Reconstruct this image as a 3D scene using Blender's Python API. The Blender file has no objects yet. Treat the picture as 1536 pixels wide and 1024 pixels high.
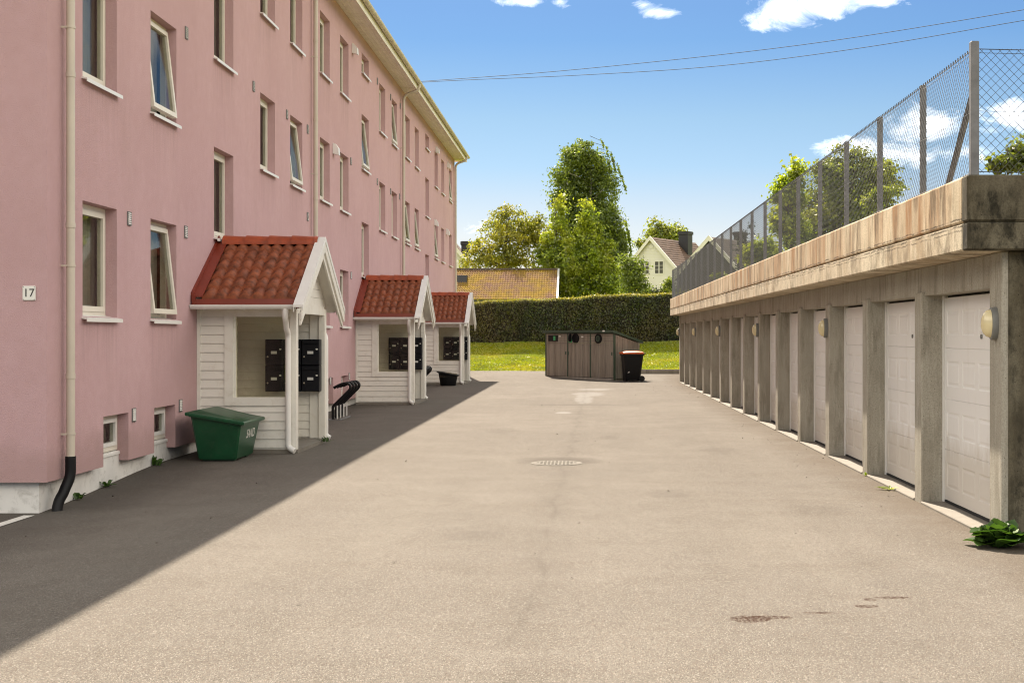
import bpy, math, random
import numpy as np
from mathutils import Vector, Matrix
random.seed(7)
RNG = np.random.default_rng(11)
PI = math.pi
scene = bpy.context.scene
COL = scene.collection
F = 2100.0; HC = 1.65; VX = 877.0; VY = 502.0      # how the photograph's lens maps metres to its pixels

# ------------------------------------------------------------------ helpers
class MB:
    """collects faces, then links them as ONE mesh object"""
    def __init__(s): s.v = []; s.f = []; s.m = []; s.mi = 0
    def add(s, vs, fs):
        b = len(s.v); s.v.extend([tuple(p) for p in vs])
        for f in fs: s.f.append([b+i for i in f]); s.m.append(s.mi)
    def quad(s, a, b, c, d): s.add([a, b, c, d], [(0, 1, 2, 3)])
    def box(s, x0, x1, y0, y1, z0, z1):
        s.add([(x0,y0,z0),(x1,y0,z0),(x1,y1,z0),(x0,y1,z0),(x0,y0,z1),(x1,y0,z1),(x1,y1,z1),(x0,y1,z1)],
              [(0,3,2,1),(4,5,6,7),(0,1,5,4),(1,2,6,5),(2,3,7,6),(3,0,4,7)])
    def bbox(s, x0, x1, y0, y1, z0, z1, b=.008):
        """box with small chamfered edges (convex: three shrunken rings)"""
        xs=[(x0+b,x1-b,y0+b,y1-b,z0),(x0,x1,y0,y1,z0+b),(x0,x1,y0,y1,z1-b),(x0+b,x1-b,y0+b,y1-b,z1)]
        vs=[]
        for k,(a,c,d,e,z) in enumerate(xs):
            if k in (1,2): vs += [(a+b,d,z),(c-b,d,z),(c,d+b,z),(c,e-b,z),(c-b,e,z),(a+b,e,z),(a,e-b,z),(a,d+b,z)]
            else: vs += [(a+b*.3,d,z),(c-b*.3,d,z),(c,d+b*.3,z),(c,e-b*.3,z),(c-b*.3,e,z),(a+b*.3,e,z),(a,e-b*.3,z),(a,d+b*.3,z)]
        fs=[tuple(range(7,-1,-1)), tuple(range(24,32))]
        for k in range(3):
            for i in range(8):
                j=(i+1)%8; fs.append((k*8+i,k*8+j,k*8+8+j,k*8+8+i))
        s.add(vs,fs)
    def prism(s, poly, axis, a0, a1):
        """poly: 2D points; extruded along axis ('x': pts are (y,z); 'y': (x,z); 'z': (x,y))"""
        n=len(poly)
        def P(p,a):
            return (a,p[0],p[1]) if axis=='x' else (p[0],a,p[1]) if axis=='y' else (p[0],p[1],a)
        vs=[P(p,a0) for p in poly]+[P(p,a1) for p in poly]
        fs=[tuple(range(n-1,-1,-1)),tuple(range(n,2*n))]+[(i,(i+1)%n,n+(i+1)%n,n+i) for i in range(n)]
        s.add(vs,fs)
    def tube(s, pts, r, n=8, cap=True):
        pts=[Vector(p) for p in pts]
        rs = r if isinstance(r,(list,tuple)) else [r]*len(pts)
        vs=[]; up=None
        for i,p in enumerate(pts):
            t=((pts[i+1]-p) if i==0 else (p-pts[i-1]) if i==len(pts)-1 else (pts[i+1]-pts[i-1])).normalized()
            if up is None:
                up = Vector((0,0,1)) if abs(t.z)<.9 else Vector((1,0,0))
            a=(up-t*up.dot(t)).normalized(); up=a; b=t.cross(a)
            for k in range(n):
                w=2*PI*k/n; vs.append(p+(a*math.cos(w)+b*math.sin(w))*rs[i])
        fs=[]
        for i in range(len(pts)-1):
            for k in range(n):
                j=(k+1)%n; fs.append((i*n+k,i*n+j,(i+1)*n+j,(i+1)*n+k))
        if cap: fs += [tuple(range(n-1,-1,-1)), tuple(range((len(pts)-1)*n,len(pts)*n))]
        s.add(vs,fs)
    def lathe(s, prof, c, n=20, axis='z', sx=1, sy=1):
        """prof: (r, h) pairs turned about an axis through c"""
        vs=[]
        for r,h in prof:
            for k in range(n):
                w=2*PI*k/n; a=r*math.cos(w)*sx; b=r*math.sin(w)*sy
                vs.append((c[0]+a,c[1]+b,c[2]+h) if axis=='z' else (c[0]+h,c[1]+a,c[2]+b) if axis=='x' else (c[0]+a,c[1]+h,c[2]+b))
        fs=[]
        for i in range(len(prof)-1):
            for k in range(n):
                j=(k+1)%n; fs.append((i*n+k,i*n+j,(i+1)*n+j,(i+1)*n+k))
        fs += [tuple(range(n-1,-1,-1)), tuple(range((len(prof)-1)*n,len(prof)*n))]
        s.add(vs,fs)
    def mesh(s, name, mats):
        me=bpy.data.meshes.new(name); me.from_pydata(s.v,[],s.f)
        for m in (mats if isinstance(mats,(list,tuple)) else [mats]): me.materials.append(m)
        me.polygons.foreach_set('material_index', s.m)
        return me
    def build(s, name, mats, parent=None, smooth=False, fix=True):
        me=s.mesh(name,mats)
        if fix:
            import bmesh
            bm=bmesh.new(); bm.from_mesh(me); bmesh.ops.recalc_face_normals(bm,faces=bm.faces); bm.to_mesh(me); bm.free()
        if smooth:
            me.polygons.foreach_set('use_smooth',[True]*len(me.polygons))
        o=bpy.data.objects.new(name,me); COL.objects.link(o)
        if parent: o.parent=parent
        return o
def autosmooth(o, deg=35):
    me=o.data
    me.polygons.foreach_set('use_smooth',[True]*len(me.polygons))
    import bmesh
    bm=bmesh.new(); bm.from_mesh(me); bmesh.ops.remove_doubles(bm,verts=bm.verts,dist=1e-5)
    for e in bm.edges:
        e.smooth = (len(e.link_faces)==2 and e.calc_face_angle(0)<math.radians(deg))
    bm.to_mesh(me); bm.free(); return o
def tag(o, label=None, cat=None, group=None, kind=None):
    if label: o['label']=label
    if cat: o['category']=cat
    if group: o['group']=group
    if kind: o['kind']=kind
    return o
def thing(name, label, cat, loc=(0,0,0), rotz=0, group=None):
    o=bpy.data.objects.new(name,None); o.empty_display_size=.2; COL.objects.link(o)
    o.location=loc; o.rotation_euler=(0,0,rotz)
    return tag(o,label,cat,group)
def copy_tree(o, parent=None):
    c=o.copy(); COL.objects.link(c); c.parent=parent
    for ch in [k for k in bpy.data.objects if k.parent==o]: copy_tree(ch,c)
    return c
def text_mesh(body, size, depth):
    cu=bpy.data.curves.new('lettering','FONT'); cu.body=body; cu.size=size; cu.extrude=depth
    cu.align_x='CENTER'; cu.align_y='CENTER'
    o=bpy.data.objects.new('lettering',cu); COL.objects.link(o)
    bpy.context.view_layer.update()
    me=bpy.data.meshes.new_from_object(o.evaluated_get(bpy.context.evaluated_depsgraph_get()))
    bpy.data.objects.remove(o); bpy.data.curves.remove(cu)
    return me
def sm(t):
    t=max(0.,min(1.,t)); return t*t*(3-2*t)

# ------------------------------------------------------------------ materials
class NT:
    def __init__(s,name):
        s.mat=bpy.data.materials.new(name); s.mat.use_nodes=True
        s.t=s.mat.node_tree; s.n=s.t.nodes; s.l=s.t.links
        s.b=s.n['Principled BSDF']; s.out=s.n['Material Output']; s._c=None
    def new(s,typ,**kw):
        n=s.n.new(typ)
        for k,v in kw.items(): setattr(n,k,v)
        return n
    def link(s,a,b): s.l.new(a,b)
    def co(s,scale=(1,1,1),which='Object'):
        if s._c is None: s._c=s.new('ShaderNodeTexCoord')
        m=s.new('ShaderNodeMapping'); s.link(s._c.outputs[which],m.inputs['Vector']); m.inputs['Scale'].default_value=scale
        return m.outputs[0]
    def noise(s,scale,detail=4,rough=.55,vec=None,dist=0):
        n=s.new('ShaderNodeTexNoise'); n.inputs['Scale'].default_value=scale; n.inputs['Detail'].default_value=detail
        n.inputs['Roughness'].default_value=rough; n.inputs['Distortion'].default_value=dist
        s.link(vec if vec is not None else s.co(),n.inputs['Vector']); return n.outputs['Fac']
    def ramp(s,fac,stops,interp='LINEAR'):
        r=s.new('ShaderNodeValToRGB'); r.color_ramp.interpolation=interp
        e=r.color_ramp.elements
        while len(e)<len(stops): e.new(.5)
        for i,(p,c) in enumerate(stops):
            e[i].position=p; e[i].color=(c if len(c)==4 else (*c,1)) if isinstance(c,(tuple,list)) else (c,c,c,1)
        s.link(fac,r.inputs[0]); return r.outputs[0]
    def mix(s,fac,a,b,mode='MIX'):
        m=s.new('ShaderNodeMix',data_type='RGBA',blend_type=mode)
        if isinstance(fac,(int,float)): m.inputs[0].default_value=fac
        else: s.link(fac,m.inputs[0])
        for i,x in ((6,a),(7,b)):
            if isinstance(x,(tuple,list)): m.inputs[i].default_value=(*x[:3],1)
            else: s.link(x,m.inputs[i])
        return m.outputs[2]
    def math(s,op,a,b=0,c=0,clamp=False):
        m=s.new('ShaderNodeMath',operation=op); m.use_clamp=clamp
        for i,x in enumerate((a,b,c)):
            if isinstance(x,(int,float)): m.inputs[i].default_value=x
            else: s.link(x,m.inputs[i])
        return m.outputs[0]
    def sep(s,vec):
        x=s.new('ShaderNodeSeparateXYZ'); s.link(vec,x.inputs[0]); return x.outputs
    def bump(s,h,strength=.3,dist=.01):
        b=s.new('ShaderNodeBump'); b.inputs['Strength'].default_value=strength; b.inputs['Distance'].default_value=dist
        s.link(h,b.inputs['Height']); s.link(b.outputs[0],s.b.inputs['Normal'])
    def set(s,col=None,rough=.6,metal=0,spec=None):
        if col is not None:
            if isinstance(col,(tuple,list)): s.b.inputs['Base Color'].default_value=(*col,1)
            else: s.link(col,s.b.inputs['Base Color'])
        if isinstance(rough,(int,float)): s.b.inputs['Roughness'].default_value=rough
        else: s.link(rough,s.b.inputs['Roughness'])
        s.b.inputs['Metallic'].default_value=metal
        if spec is not None: s.b.inputs['Specular IOR Level'].default_value=spec
        return s.mat
def mul(c,k): return tuple(x*k for x in c)
def worn(name, c, rough=.6, var=.18, scale=3, bump=.1, bscale=120, metal=0, spec=None, dirt=None):
    n=NT(name)
    f=n.noise(scale,6,.6)
    col=n.ramp(f,[(.3,mul(c,1-var)),(.7,mul(c,1+var*.6))])
    if dirt:
        d=n.noise(scale*2.7,8,.7,dist=.6)
        col=n.mix(n.ramp(d,[(.52,0.),(.72,1.)]),col,dirt)
    if bump: n.bump(n.noise(bscale,3,.6),bump,.004)
    return n.set(col,rough,metal,spec)
M={}
def build_materials():
    # pink render
    n=NT('pink_render')
    big=n.noise(.55,5,.6); med=n.noise(7,6,.65); streak=n.noise(2.2,5,.6,n.co((1.2,1.2,.12)))
    c=n.ramp(big,[(.3,(.53,.342,.355)),(.7,(.60,.40,.42))])
    c=n.mix(n.ramp(med,[(.35,.35),(.65,0.)]),c,(.50,.31,.30))
    c=n.mix(n.ramp(streak,[(.5,0.),(.8,.35)]),c,(.47,.315,.30))
    Zp=n.sep(n.co())[2]
    splash=n.math('MULTIPLY',n.ramp(n.math('ADD',Zp,n.math('MULTIPLY',n.noise(2.5,6,.7),-.7)),[(.0,.5),(.28,0.)]),1.)
    c=n.mix(splash,c,(.36,.24,.22))
    dk=n.noise(1.4,7,.7,n.co((1,1,.25))); c=n.mix(n.ramp(dk,[(.56,0.),(.76,.45)]),c,(.43,.285,.27))
    Yp=n.sep(n.co())[1]; drip=n.ramp(n.noise(7,5,.7,n.co((1,1.6,.10))),[(.44,0.),(.6,1.)])
    for (wy,zs) in ((1.0,1.78),(3.35,1.78),(1.0,4.36),(3.35,4.36),(6.32,3.0),(6.32,5.62),(9.22,4.36),(11.58,4.36),(9.22,6.94),(11.58,6.94),(14.45,4.36),(16.8,4.36),(14.45,6.94),(16.8,6.94)):
        a=n.ramp(n.math('ABSOLUTE',n.math('SUBTRACT',Yp,wy+.55)),[(.5,1.),(.68,0.)])
        b_=n.math('MULTIPLY',n.ramp(n.math('SUBTRACT',zs,Zp),[(0.,1.),(.75,0.)]),n.math('GREATER_THAN',zs,Zp))
        c=n.mix(n.math('MULTIPLY',n.math('MULTIPLY',a,b_),n.math('MULTIPLY',drip,.42)),c,(.36,.245,.235))
    g=n.noise(85,5,.75)
    c=n.mix(n.ramp(g,[(.34,.35),(.56,0.)]),c,(.38,.225,.215))
    n.bump(g,.8,.014); M['pink']=n.set(c,.9,spec=.2)
    # white plaster of the foundation
    M['plaster']=worn('foundation_plaster',(.66,.64,.61),.85,.12,2.5,.3,60,dirt=(.42,.40,.37))
    # asphalt
    n=NT('asphalt')
    co=n.co(); X,Y,Z=n.sep(co)
    big=n.noise(.25,5,.6); med=n.noise(1.3,7,.65)
    c=n.ramp(big,[(.32,(.120,.107,.093)),(.5,(.140,.125,.108)),(.68,(.158,.142,.123))])
    c=n.mix(n.ramp(med,[(.36,.55),(.6,0.)]),c,(.106,.092,.076))
    st=n.noise(.9,7,.65,n.co((1.5,.16,1)))          # traffic lanes running along the yard
    c=n.mix(n.ramp(st,[(.5,0.),(.72,.5)]),c,(.168,.152,.129))
    c=n.mix(n.ramp(st,[(.3,.4),(.46,0.)]),c,(.100,.088,.073))
    st2=n.noise(1.2,7,.65,n.co((.22,1.3,1)))
    c=n.mix(n.ramp(st2,[(.54,0.),(.74,.4)]),c,(.098,.081,.064))
    fine=n.noise(125,5,.8,n.co((1,.45,1)))
    c=n.mix(n.ramp(fine,[(.36,.55),(.5,0.)]),c,(.055,.048,.04)); c=n.mix(n.ramp(fine,[(.52,0.),(.68,.5)]),c,(.17,.156,.134))
    for sc,ch,lo,hi,col,am in ((270,0,.80,.99,(.30,.28,.245),.75),(170,1,.94,.99,(.30,.28,.25),.6),(230,2,.82,.98,(.045,.038,.03),.7),(300,1,.84,.98,(.17,.12,.09),.6)):
        v=n.new('ShaderNodeTexVoronoi'); v.inputs['Scale'].default_value=sc; n.link(n.co((1,.42,1)),v.inputs['Vector'])
        c=n.mix(n.ramp(n.sep(v.outputs['Color'])[ch],[(lo,0.),(hi,am)]),c,col)
    def ell(cx,cy,rx,ry,ns=6,amt=.8,soft=.35,st=(1,1,1)):
        a=n.math('MULTIPLY',n.math('SUBTRACT',X,cx),1/rx); b=n.math('MULTIPLY',n.math('SUBTRACT',Y,cy),1/ry)
        d=n.math('ADD',n.math('MULTIPLY',a,a),n.math('MULTIPLY',b,b))
        nn=n.noise(ns,7,.75,n.co(st))
        d=n.math('ADD',d,n.math('MULTIPLY',n.math('SUBTRACT',nn,.5),amt*4))
        return n.ramp(n.math('MULTIPLY',d,.5),[(.5*(1-soft),1.),(.5,0.)])
    # pale cement spill, drain patch
    for e in ((-.02,36.0,.26,3.0,3.2,.8),(.10,38.9,.5,1.5,2.6,.85),(.30,42.2,.55,.9,2.6,.9),(-.45,29.6,.20,.42,3,.2)):
        m=ell(*e[:4],ns=e[4],amt=e[5],soft=.6); c=n.mix(n.math('MULTIPLY',m,.75),c,(.21,.20,.185))
    # worn dark ring where the manhole is set; painted shadow line across the yard's dip
    m=ell(-.36,18.3,.62,.75,4,.45,.8); c=n.mix(n.math('MULTIPLY',m,.5),c,(.062,.053,.043))
    m=ell(-.3,33.0,1.6,.22,3,.5,.6); c=n.mix(n.math('MULTIPLY',m,.5),c,(.066,.056,.045))
    # brown rusty stains, soaked in and speckled
    sp=n.ramp(n.noise(48,6,.8,n.co((1,.4,1))),[(.44,1.),(.58,.2)])
    for e in ((.96,8.12,.13,.11,16,.40,.7,(1,1,1)),(1.08,8.17,.14,.05,34,.75,.7,(1,1,1)),(1.71,8.50,.08,.05,26,.40,.6,(1,1,1)),(1.775,8.71,.045,.05,18,.25,.5,(1,1,1)),(1.93,8.78,.12,.04,34,.7,.6,(1,1,1)),(1.4,8.3,.12,.02,44,.9,.7,(1,1,1))):
        m=n.ramp(ell(*e),[(0.,0.),(.5,1.)]); c=n.mix(n.math('MULTIPLY',n.math('MULTIPLY',m,sp),.98),c,(.034,.0135,.006))
    for e in ((-.9,11.5,.25,.35,5,.8),(.9,14.5,.3,.6,5,.8),(1.9,20,.35,.9,4,.8),(-1.4,24,.3,.9,4,.8),(2.2,13.2,.35,.45,5,.8),(.4,22.5,.2,.5,5,.8)):   # old oil drips
        m=ell(*e,soft=1.); c=n.mix(n.math('MULTIPLY',m,.2),c,(.045,.036,.028))
    # damp strips by the garages and pink building, the latter's colour deepened as shade
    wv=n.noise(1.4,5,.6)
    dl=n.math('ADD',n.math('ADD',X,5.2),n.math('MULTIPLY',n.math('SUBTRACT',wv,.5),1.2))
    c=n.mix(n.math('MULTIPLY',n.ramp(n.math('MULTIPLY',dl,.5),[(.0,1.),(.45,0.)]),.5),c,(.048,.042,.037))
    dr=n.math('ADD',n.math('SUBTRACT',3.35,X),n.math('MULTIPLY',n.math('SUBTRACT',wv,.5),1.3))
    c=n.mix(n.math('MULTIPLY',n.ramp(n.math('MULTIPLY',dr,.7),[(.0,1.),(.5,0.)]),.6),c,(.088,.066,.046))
    # paving seam down the yard
    def seam(x0,k,w,am):
        sx=n.math('ABSOLUTE',n.math('ADD',n.math('ADD',X,n.math('MULTIPLY_ADD',Y,k,x0)),n.math('MULTIPLY',n.math('SUBTRACT',n.noise(.9,5),.5),.35)))
        return n.math('MULTIPLY',n.ramp(sx,[(.0,1.),(w,0.)]),n.math('MULTIPLY',n.ramp(n.noise(1.6,4),[(.35,.2),(.6,1.)]),am))
    c=n.mix(seam(.45,-.012,.035,.2),c,(.050,.042,.034)); c=n.mix(seam(.45,-.012,.25,.2),c,(.066,.055,.044))
    h=n.math('ADD',n.math('MULTIPLY',fine,.6),n.math('MULTIPLY',n.noise(2.5,4),2.0))
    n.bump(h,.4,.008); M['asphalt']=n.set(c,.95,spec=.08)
    # raw board-marked concrete, streaked
    def concrete(name, a, b, streakcol, amt, dark, damt, axis=(2.4,2.4,.16), crack=None):
        n=NT(name)
        f=n.noise(1.6,6,.65); c=n.ramp(f,[(.3,a),(.7,b)])
        area=n.noise(.7,4,.6,n.co((1,1,.35)))
        s1=n.noise(3.2,7,.7,n.co(axis)); w1=n.noise(1.1,5,.65,n.co((axis[0],axis[1],axis[2]*1.4)))
        m1=n.math('MULTIPLY',n.ramp(s1,[(.43,0.),(.57,1.)]),n.ramp(area,[(.36,.25),(.6,1.)]))
        m1=n.math('MAXIMUM',m1,n.math('MULTIPLY',n.ramp(w1,[(.52,0.),(.66,1.)]),.7))
        c=n.mix(n.math('MULTIPLY',m1,amt),c,streakcol)
        s2=n.noise(5.4,7,.75,n.co((axis[0]*.8,axis[1]*.8,axis[2]*1.2)))
        m2=n.math('MULTIPLY',n.ramp(s2,[(.47,0.),(.60,1.)]),n.ramp(n.noise(1.5,5,.65),[(.38,.2),(.56,1.)]))
        c=n.mix(n.math('MULTIPLY',m2,damt),c,dark)
        s3=n.noise(9,4,.6,n.co((axis[0],axis[1],axis[2]*.6))); c=n.mix(n.ramp(s3,[(.56,0.),(.72,.5)]),c,mul(b,1.2))
        p=n.new('ShaderNodeTexVoronoi'); p.inputs['Scale'].default_value=30; n.link(n.co(),p.inputs['Vector'])
        c=n.mix(n.math('MULTIPLY',n.ramp(p.outputs['Distance'],[(.08,.9),(.16,0.)]),n.ramp(n.sep(p.outputs['Color'])[0],[(.5,0.),(.6,1.)])),c,mul(dark,.6))
        g=n.noise(60,6,.8); c=n.mix(n.ramp(g,[(.36,.55),(.54,0.)]),c,mul(a,.5))
        if crack:
            Z=n.sep(n.co())[2]
            for zc,w,o_ in crack:
                d=n.math('ABSOLUTE',n.math('SUBTRACT',n.math('SUBTRACT',Z,zc),n.math('MULTIPLY',n.math('SUBTRACT',n.noise(2.2,7,.75,n.co((1,1,.0),)),.5),.07)))
                mk=n.math('MULTIPLY',n.ramp(d,[(0.,1.),(w,0.)]),n.ramp(n.noise(3+o_,5,.7,n.co((1,1,0))),[(.42,.1),(.55,1.)]))
                c=n.mix(mk,c,mul(dark,.35))
        n.bump(n.math('ADD',g,n.math('MULTIPLY',f,1.5)),.5,.008)
        return n.set(c,.9,spec=.15)
    M['parapet']=concrete('streaked_parapet_concrete',(.50,.41,.28),(.74,.63,.45),(.36,.17,.06),.9,(.115,.075,.04),.85,(.85,.85,.12),((2.56,.010,0),))
    M['slab_edge']=concrete('slab_edge_concrete',(.56,.48,.35),(.74,.65,.49),(.36,.24,.13),.65,(.15,.115,.075),.75,(.7,.7,.35),((2.505,.012,1),(2.47,.006,2)))
    M['pier']=concrete('pier_concrete',(.335,.312,.258),(.44,.412,.35),(.31,.27,.21),.4,(.15,.13,.095),.5,(2.4,2.4,.25))
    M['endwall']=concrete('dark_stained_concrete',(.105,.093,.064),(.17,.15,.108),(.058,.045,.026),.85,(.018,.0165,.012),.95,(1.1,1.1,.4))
    M['threshold']=worn('threshold_concrete',(.19,.168,.138),.85,.2,3,.3,70,dirt=(.16,.135,.10))
    n=NT('garage_door_paint')
    oi=n.new('ShaderNodeObjectInfo'); c=n.mix(oi.outputs['Random'],(.70,.685,.665),(.77,.76,.745))
    Zd=n.sep(n.co())[2]; nn=n.noise(6,7,.7,n.co((1,1,.4)))
    c=n.mix(n.ramp(n.math('ADD',Zd,n.math('MULTIPLY',nn,-.9)),[(.0,.55),(.22,0.)]),c,(.50,.45,.37))
    c=n.mix(n.ramp(n.noise(3.5,7,.7,n.co((1,1.4,.22))),[(.54,0.),(.74,.4)]),c,(.58,.55,.49))
    n.bump(n.noise(90,3,.6),.06,.004); M['door_white']=n.set(c,.45)
    M['white_wood']=worn('white_painted_wood',(.72,.695,.63),.5,.06,2.2,.12,60,dirt=(.62,.58,.5))
    M['cream_frame']=worn('cream_window_paint',(.70,.655,.56),.45,.08,3,.05,90)
    M['eave_wood']=worn('cream_eave_boards',(.76,.715,.60),.6,.1,2.5,.1,70,dirt=(.6,.53,.40))
    M['gutter_old']=worn('lichen_stained_gutter',(.62,.57,.45),.5,.25,6,.1,60,dirt=(.42,.35,.18))
    M['pipe']=worn('beige_pipe_paint',(.55,.49,.40),.4,.08,2,.04,60)
    M['white_metal']=worn('white_lacquered_metal',(.76,.745,.71),.35,.05,3,.03,60)
    M['black_plastic']=worn('black_plastic',(.007,.007,.008),.5,.2,5,.05,90,spec=.25)
    M['black_metal']=worn('black_lacquered_steel',(.006,.006,.007),.4,.2,5,.03,90,spec=.25)
    M['mail_black']=worn('black_mailbox_lacquer',(.006,.0065,.010),.4,.15,4,.03,90,spec=.2)
    M['steel']=worn('galvanised_steel',(.17,.17,.175),.6,.3,9,.05,60,metal=.2)
    M['wire']=worn('galvanised_wire',(.075,.077,.08),.55,.2,9,0,60,metal=.3)
    M['dark_void']=worn('unlit_room',(.03,.028,.026),.9,.2,2,0)
    M['rubber']=worn('black_rubber_seal',(.012,.012,.012),.8,.2,5,0)
    M['brown_metal']=worn('red_brown_flashing',(.20,.030,.013),.4,.15,4,.05,50)
    M['curtain']=worn('grey_beige_curtain',(.42,.40,.36),.9,.15,6,.1,60)
    M['dark_roof']=worn('dark_roof_tile',(.10,.075,.06),.8,.3,6,.3,30)
    M['paint_line']=worn('worn_white_road_paint',(.62,.60,.55),.8,.15,14,.3,90,dirt=(.25,.23,.2))
    M['plate_white']=worn('white_enamel',(.75,.73,.68),.35,.06,9,.02,60)
    M['ink']=worn('black_lettering',(.012,.012,.012),.5,.1,5,0)
    M['label_grey']=worn('printed_name_strip',(.62,.62,.60),.5,.2,160,0)
    M['brass']=worn('lock_metal',(.55,.5,.42),.3,.1,5,0,metal=.9)
    n=NT('red_sticker'); M['red']=n.set((.5,.05,.03),.5)
    M['green_bin']=worn('green_glassfibre',(.006,.062,.024),.38,.25,5,.12,45,dirt=(.02,.06,.03))
    M['green_paint']=worn('dark_green_trim_paint',(.045,.075,.05),.55,.2,4,.1,60)
    M['light_green']=worn('green_sticker',(.05,.33,.12),.5,.1,9,0)
    M['orange']=worn('orange_lid_plastic',(.62,.115,.025),.4,.15,4,.05,60)
    M['iron']=worn('worn_cast_iron',(.20,.185,.16),.9,.4,30,.2,80,spec=.08,dirt=(.06,.052,.045))
    M['mesh_grey']=worn('vent_lamella_grey',(.56,.55,.53),.4,.1,5,0)
    M['lamp_glass']=worn('yellowed_lamp_glass',(.66,.56,.33),.12,.12,6,0,spec=.7)
    M['lamp_base']=worn('grey_lamp_housing',(.17,.17,.16),.5,.2,6,.05)
    # weathered boards
    n=NT('weathered_boards')
    gr=n.noise(7,7,.7,n.co((6,6,.25))); bd=n.new('ShaderNodeTexWhiteNoise',noise_dimensions='1D')
    n.link(n.math('FLOOR',n.math('MULTIPLY',n.math('ADD',n.sep(n.co())[0],n.sep(n.co())[1]),8.3)),bd.inputs['W'])
    c=n.ramp(gr,[(.3,(.125,.105,.085)),(.7,(.34,.295,.245))])
    c=n.mix(n.math('MULTIPLY',bd.outputs['Value'],.45),c,(.40,.36,.31))
    n.bump(gr,.4,.006); M['boards']=n.set(c,.85,spec=.2)
    # clay tiles of the porches
    def tile(name,a,b,dirt,dm,px,py,rough=.55):
        n=NT(name); co=n.co(); X,Y,Z=n.sep(co)
        w=n.new('ShaderNodeTexWhiteNoise',noise_dimensions='2D'); cb=n.new('ShaderNodeCombineXYZ')
        n.link(n.math('FLOOR',n.math('MULTIPLY',X,1/px)),cb.inputs[0]); n.link(n.math('FLOOR',n.math('MULTIPLY',Y,1/py)),cb.inputs[1]); n.link(cb.outputs[0],w.inputs['Vector'])
        c=n.mix(n.math('MULTIPLY_ADD',w.outputs['Value'],.5,.25),a,b)
        d=n.noise(9,7,.7); c=n.mix(n.ramp(d,[(.42,0.),(.68,dm)]),c,dirt)
        d2=n.noise(2.2,7,.7); c=n.mix(n.ramp(d2,[(.48,0.),(.7,dm*.7)]),c,mul(dirt,.7))
        n.bump(n.noise(60,4,.6),.25,.006); return n.set(c,rough,spec=.35)
    M['clay']=tile('clay_roof_tiles',(.23,.056,.02),(.33,.096,.036),(.07,.026,.014),.8,.165,.27,.6)
    M['ridge_clay']=tile('clay_ridge_tiles',(.34,.06,.02),(.42,.09,.035),(.12,.03,.015),.5,.33,9,.45)
    # mossy tiles
    n=NT('moss_covered_roof_tiles')
    mo=n.noise(.55,6,.65); m2=n.noise(5,6,.7)
    c=n.ramp(m2,[(.3,(.16,.085,.055)),(.7,(.27,.165,.11))])
    mm=n.math('ADD',n.math('MULTIPLY',mo,.75),n.math('MULTIPLY',m2,.35))
    c=n.mix(n.ramp(mm,[(.46,0.),(.6,.9)]),c,n.ramp(n.noise(3,5),[(.35,(.19,.13,.014)),(.65,(.35,.225,.022))]))
    n.bump(m2,.4,.02); M['moss_tile']=n.set(c,.9,spec=.1)
    n=NT('brown_house_tiles')
    wv=n.new('ShaderNodeTexWhiteNoise',noise_dimensions='3D'); cm=n.new('ShaderNodeVectorMath',operation='SNAP'); cm.inputs[1].default_value=(.35,.35,.2)
    n.link(n.co(),cm.inputs[0]); n.link(cm.outputs[0],wv.inputs['Vector'])
    M['house_tile']=n.set(n.mix(wv.outputs['Value'],(.075,.042,.028),(.125,.07,.046)),.8)
    M['house_white']=worn('white_house_boards',(.68,.665,.63),.6,.05,.8,.05,20)
    M['house_grey']=worn('dark_house_boards',(.07,.066,.062),.7,.1,.8,.05,20)
    M['chimney_dark']=worn('black_chimney_sheet',(.022,.022,.024),.5,.2,2,0)
    # glass
    def glass(name,tint,gl):
        n=NT(name); fr=n.new('ShaderNodeFresnel'); fr.inputs['IOR'].default_value=1.5
        tr=n.new('ShaderNodeBsdfTransparent'); tr.inputs[0].default_value=(*tint,1)
        g=n.new('ShaderNodeBsdfGlossy'); g.inputs['Roughness'].default_value=.015
        ms=n.new('ShaderNodeMixShader'); n.link(n.math('MULTIPLY_ADD',fr.outputs[0],.4 if 'porch' in name else .2,gl,clamp=True),ms.inputs[0])
        n.link(tr.outputs[0],ms.inputs[1]); n.link(g.outputs[0],ms.inputs[2]); n.link(ms.outputs[0],n.out.inputs['Surface'])
        return n.mat
    M['glass']=glass('window_glass',(.82,.82,.78),.02)
    M['porch_glass']=glass('porch_glass',(.93,.93,.84),.0)
    # leaves
    def leaf(name,dark,mid,bright,tr=.45,warm=None,wamt=.0):
        n=NT(name); g=n.new('ShaderNodeNewGeometry')
        c=n.ramp(g.outputs['Random Per Island'],[(0.,dark),(.5,mid),(1.,bright)])
        cl=n.noise(1.5,4,.6); c=n.mix(n.ramp(cl,[(.38,.75),(.58,0.)]),c,mul(dark,.8))
        if warm: c=n.mix(n.math('MULTIPLY',n.ramp(n.noise(.55,4,.6),[(.45,0.),(.62,1.)]),wamt),c,warm)
        d=n.new('ShaderNodeBsdfDiffuse'); t=n.new('ShaderNodeBsdfTranslucent'); gl=n.new('ShaderNodeBsdfGlossy'); gl.inputs['Roughness'].default_value=.45
        n.link(c,d.inputs[0]); n.link(n.mix(.5,c,n.mix(1.,c,(1.6,1.5,.5),'MULTIPLY')),t.inputs[0])
        m=n.new('ShaderNodeMixShader'); m.inputs[0].default_value=tr; n.link(d.outputs[0],m.inputs[1]); n.link(t.outputs[0],m.inputs[2])
        m2=n.new('ShaderNodeMixShader'); m2.inputs[0].default_value=.05; n.link(m.outputs[0],m2.inputs[1]); n.link(gl.outputs[0],m2.inputs[2])
        n.link(m2.outputs[0],n.out.inputs['Surface']); return n.mat
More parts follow.
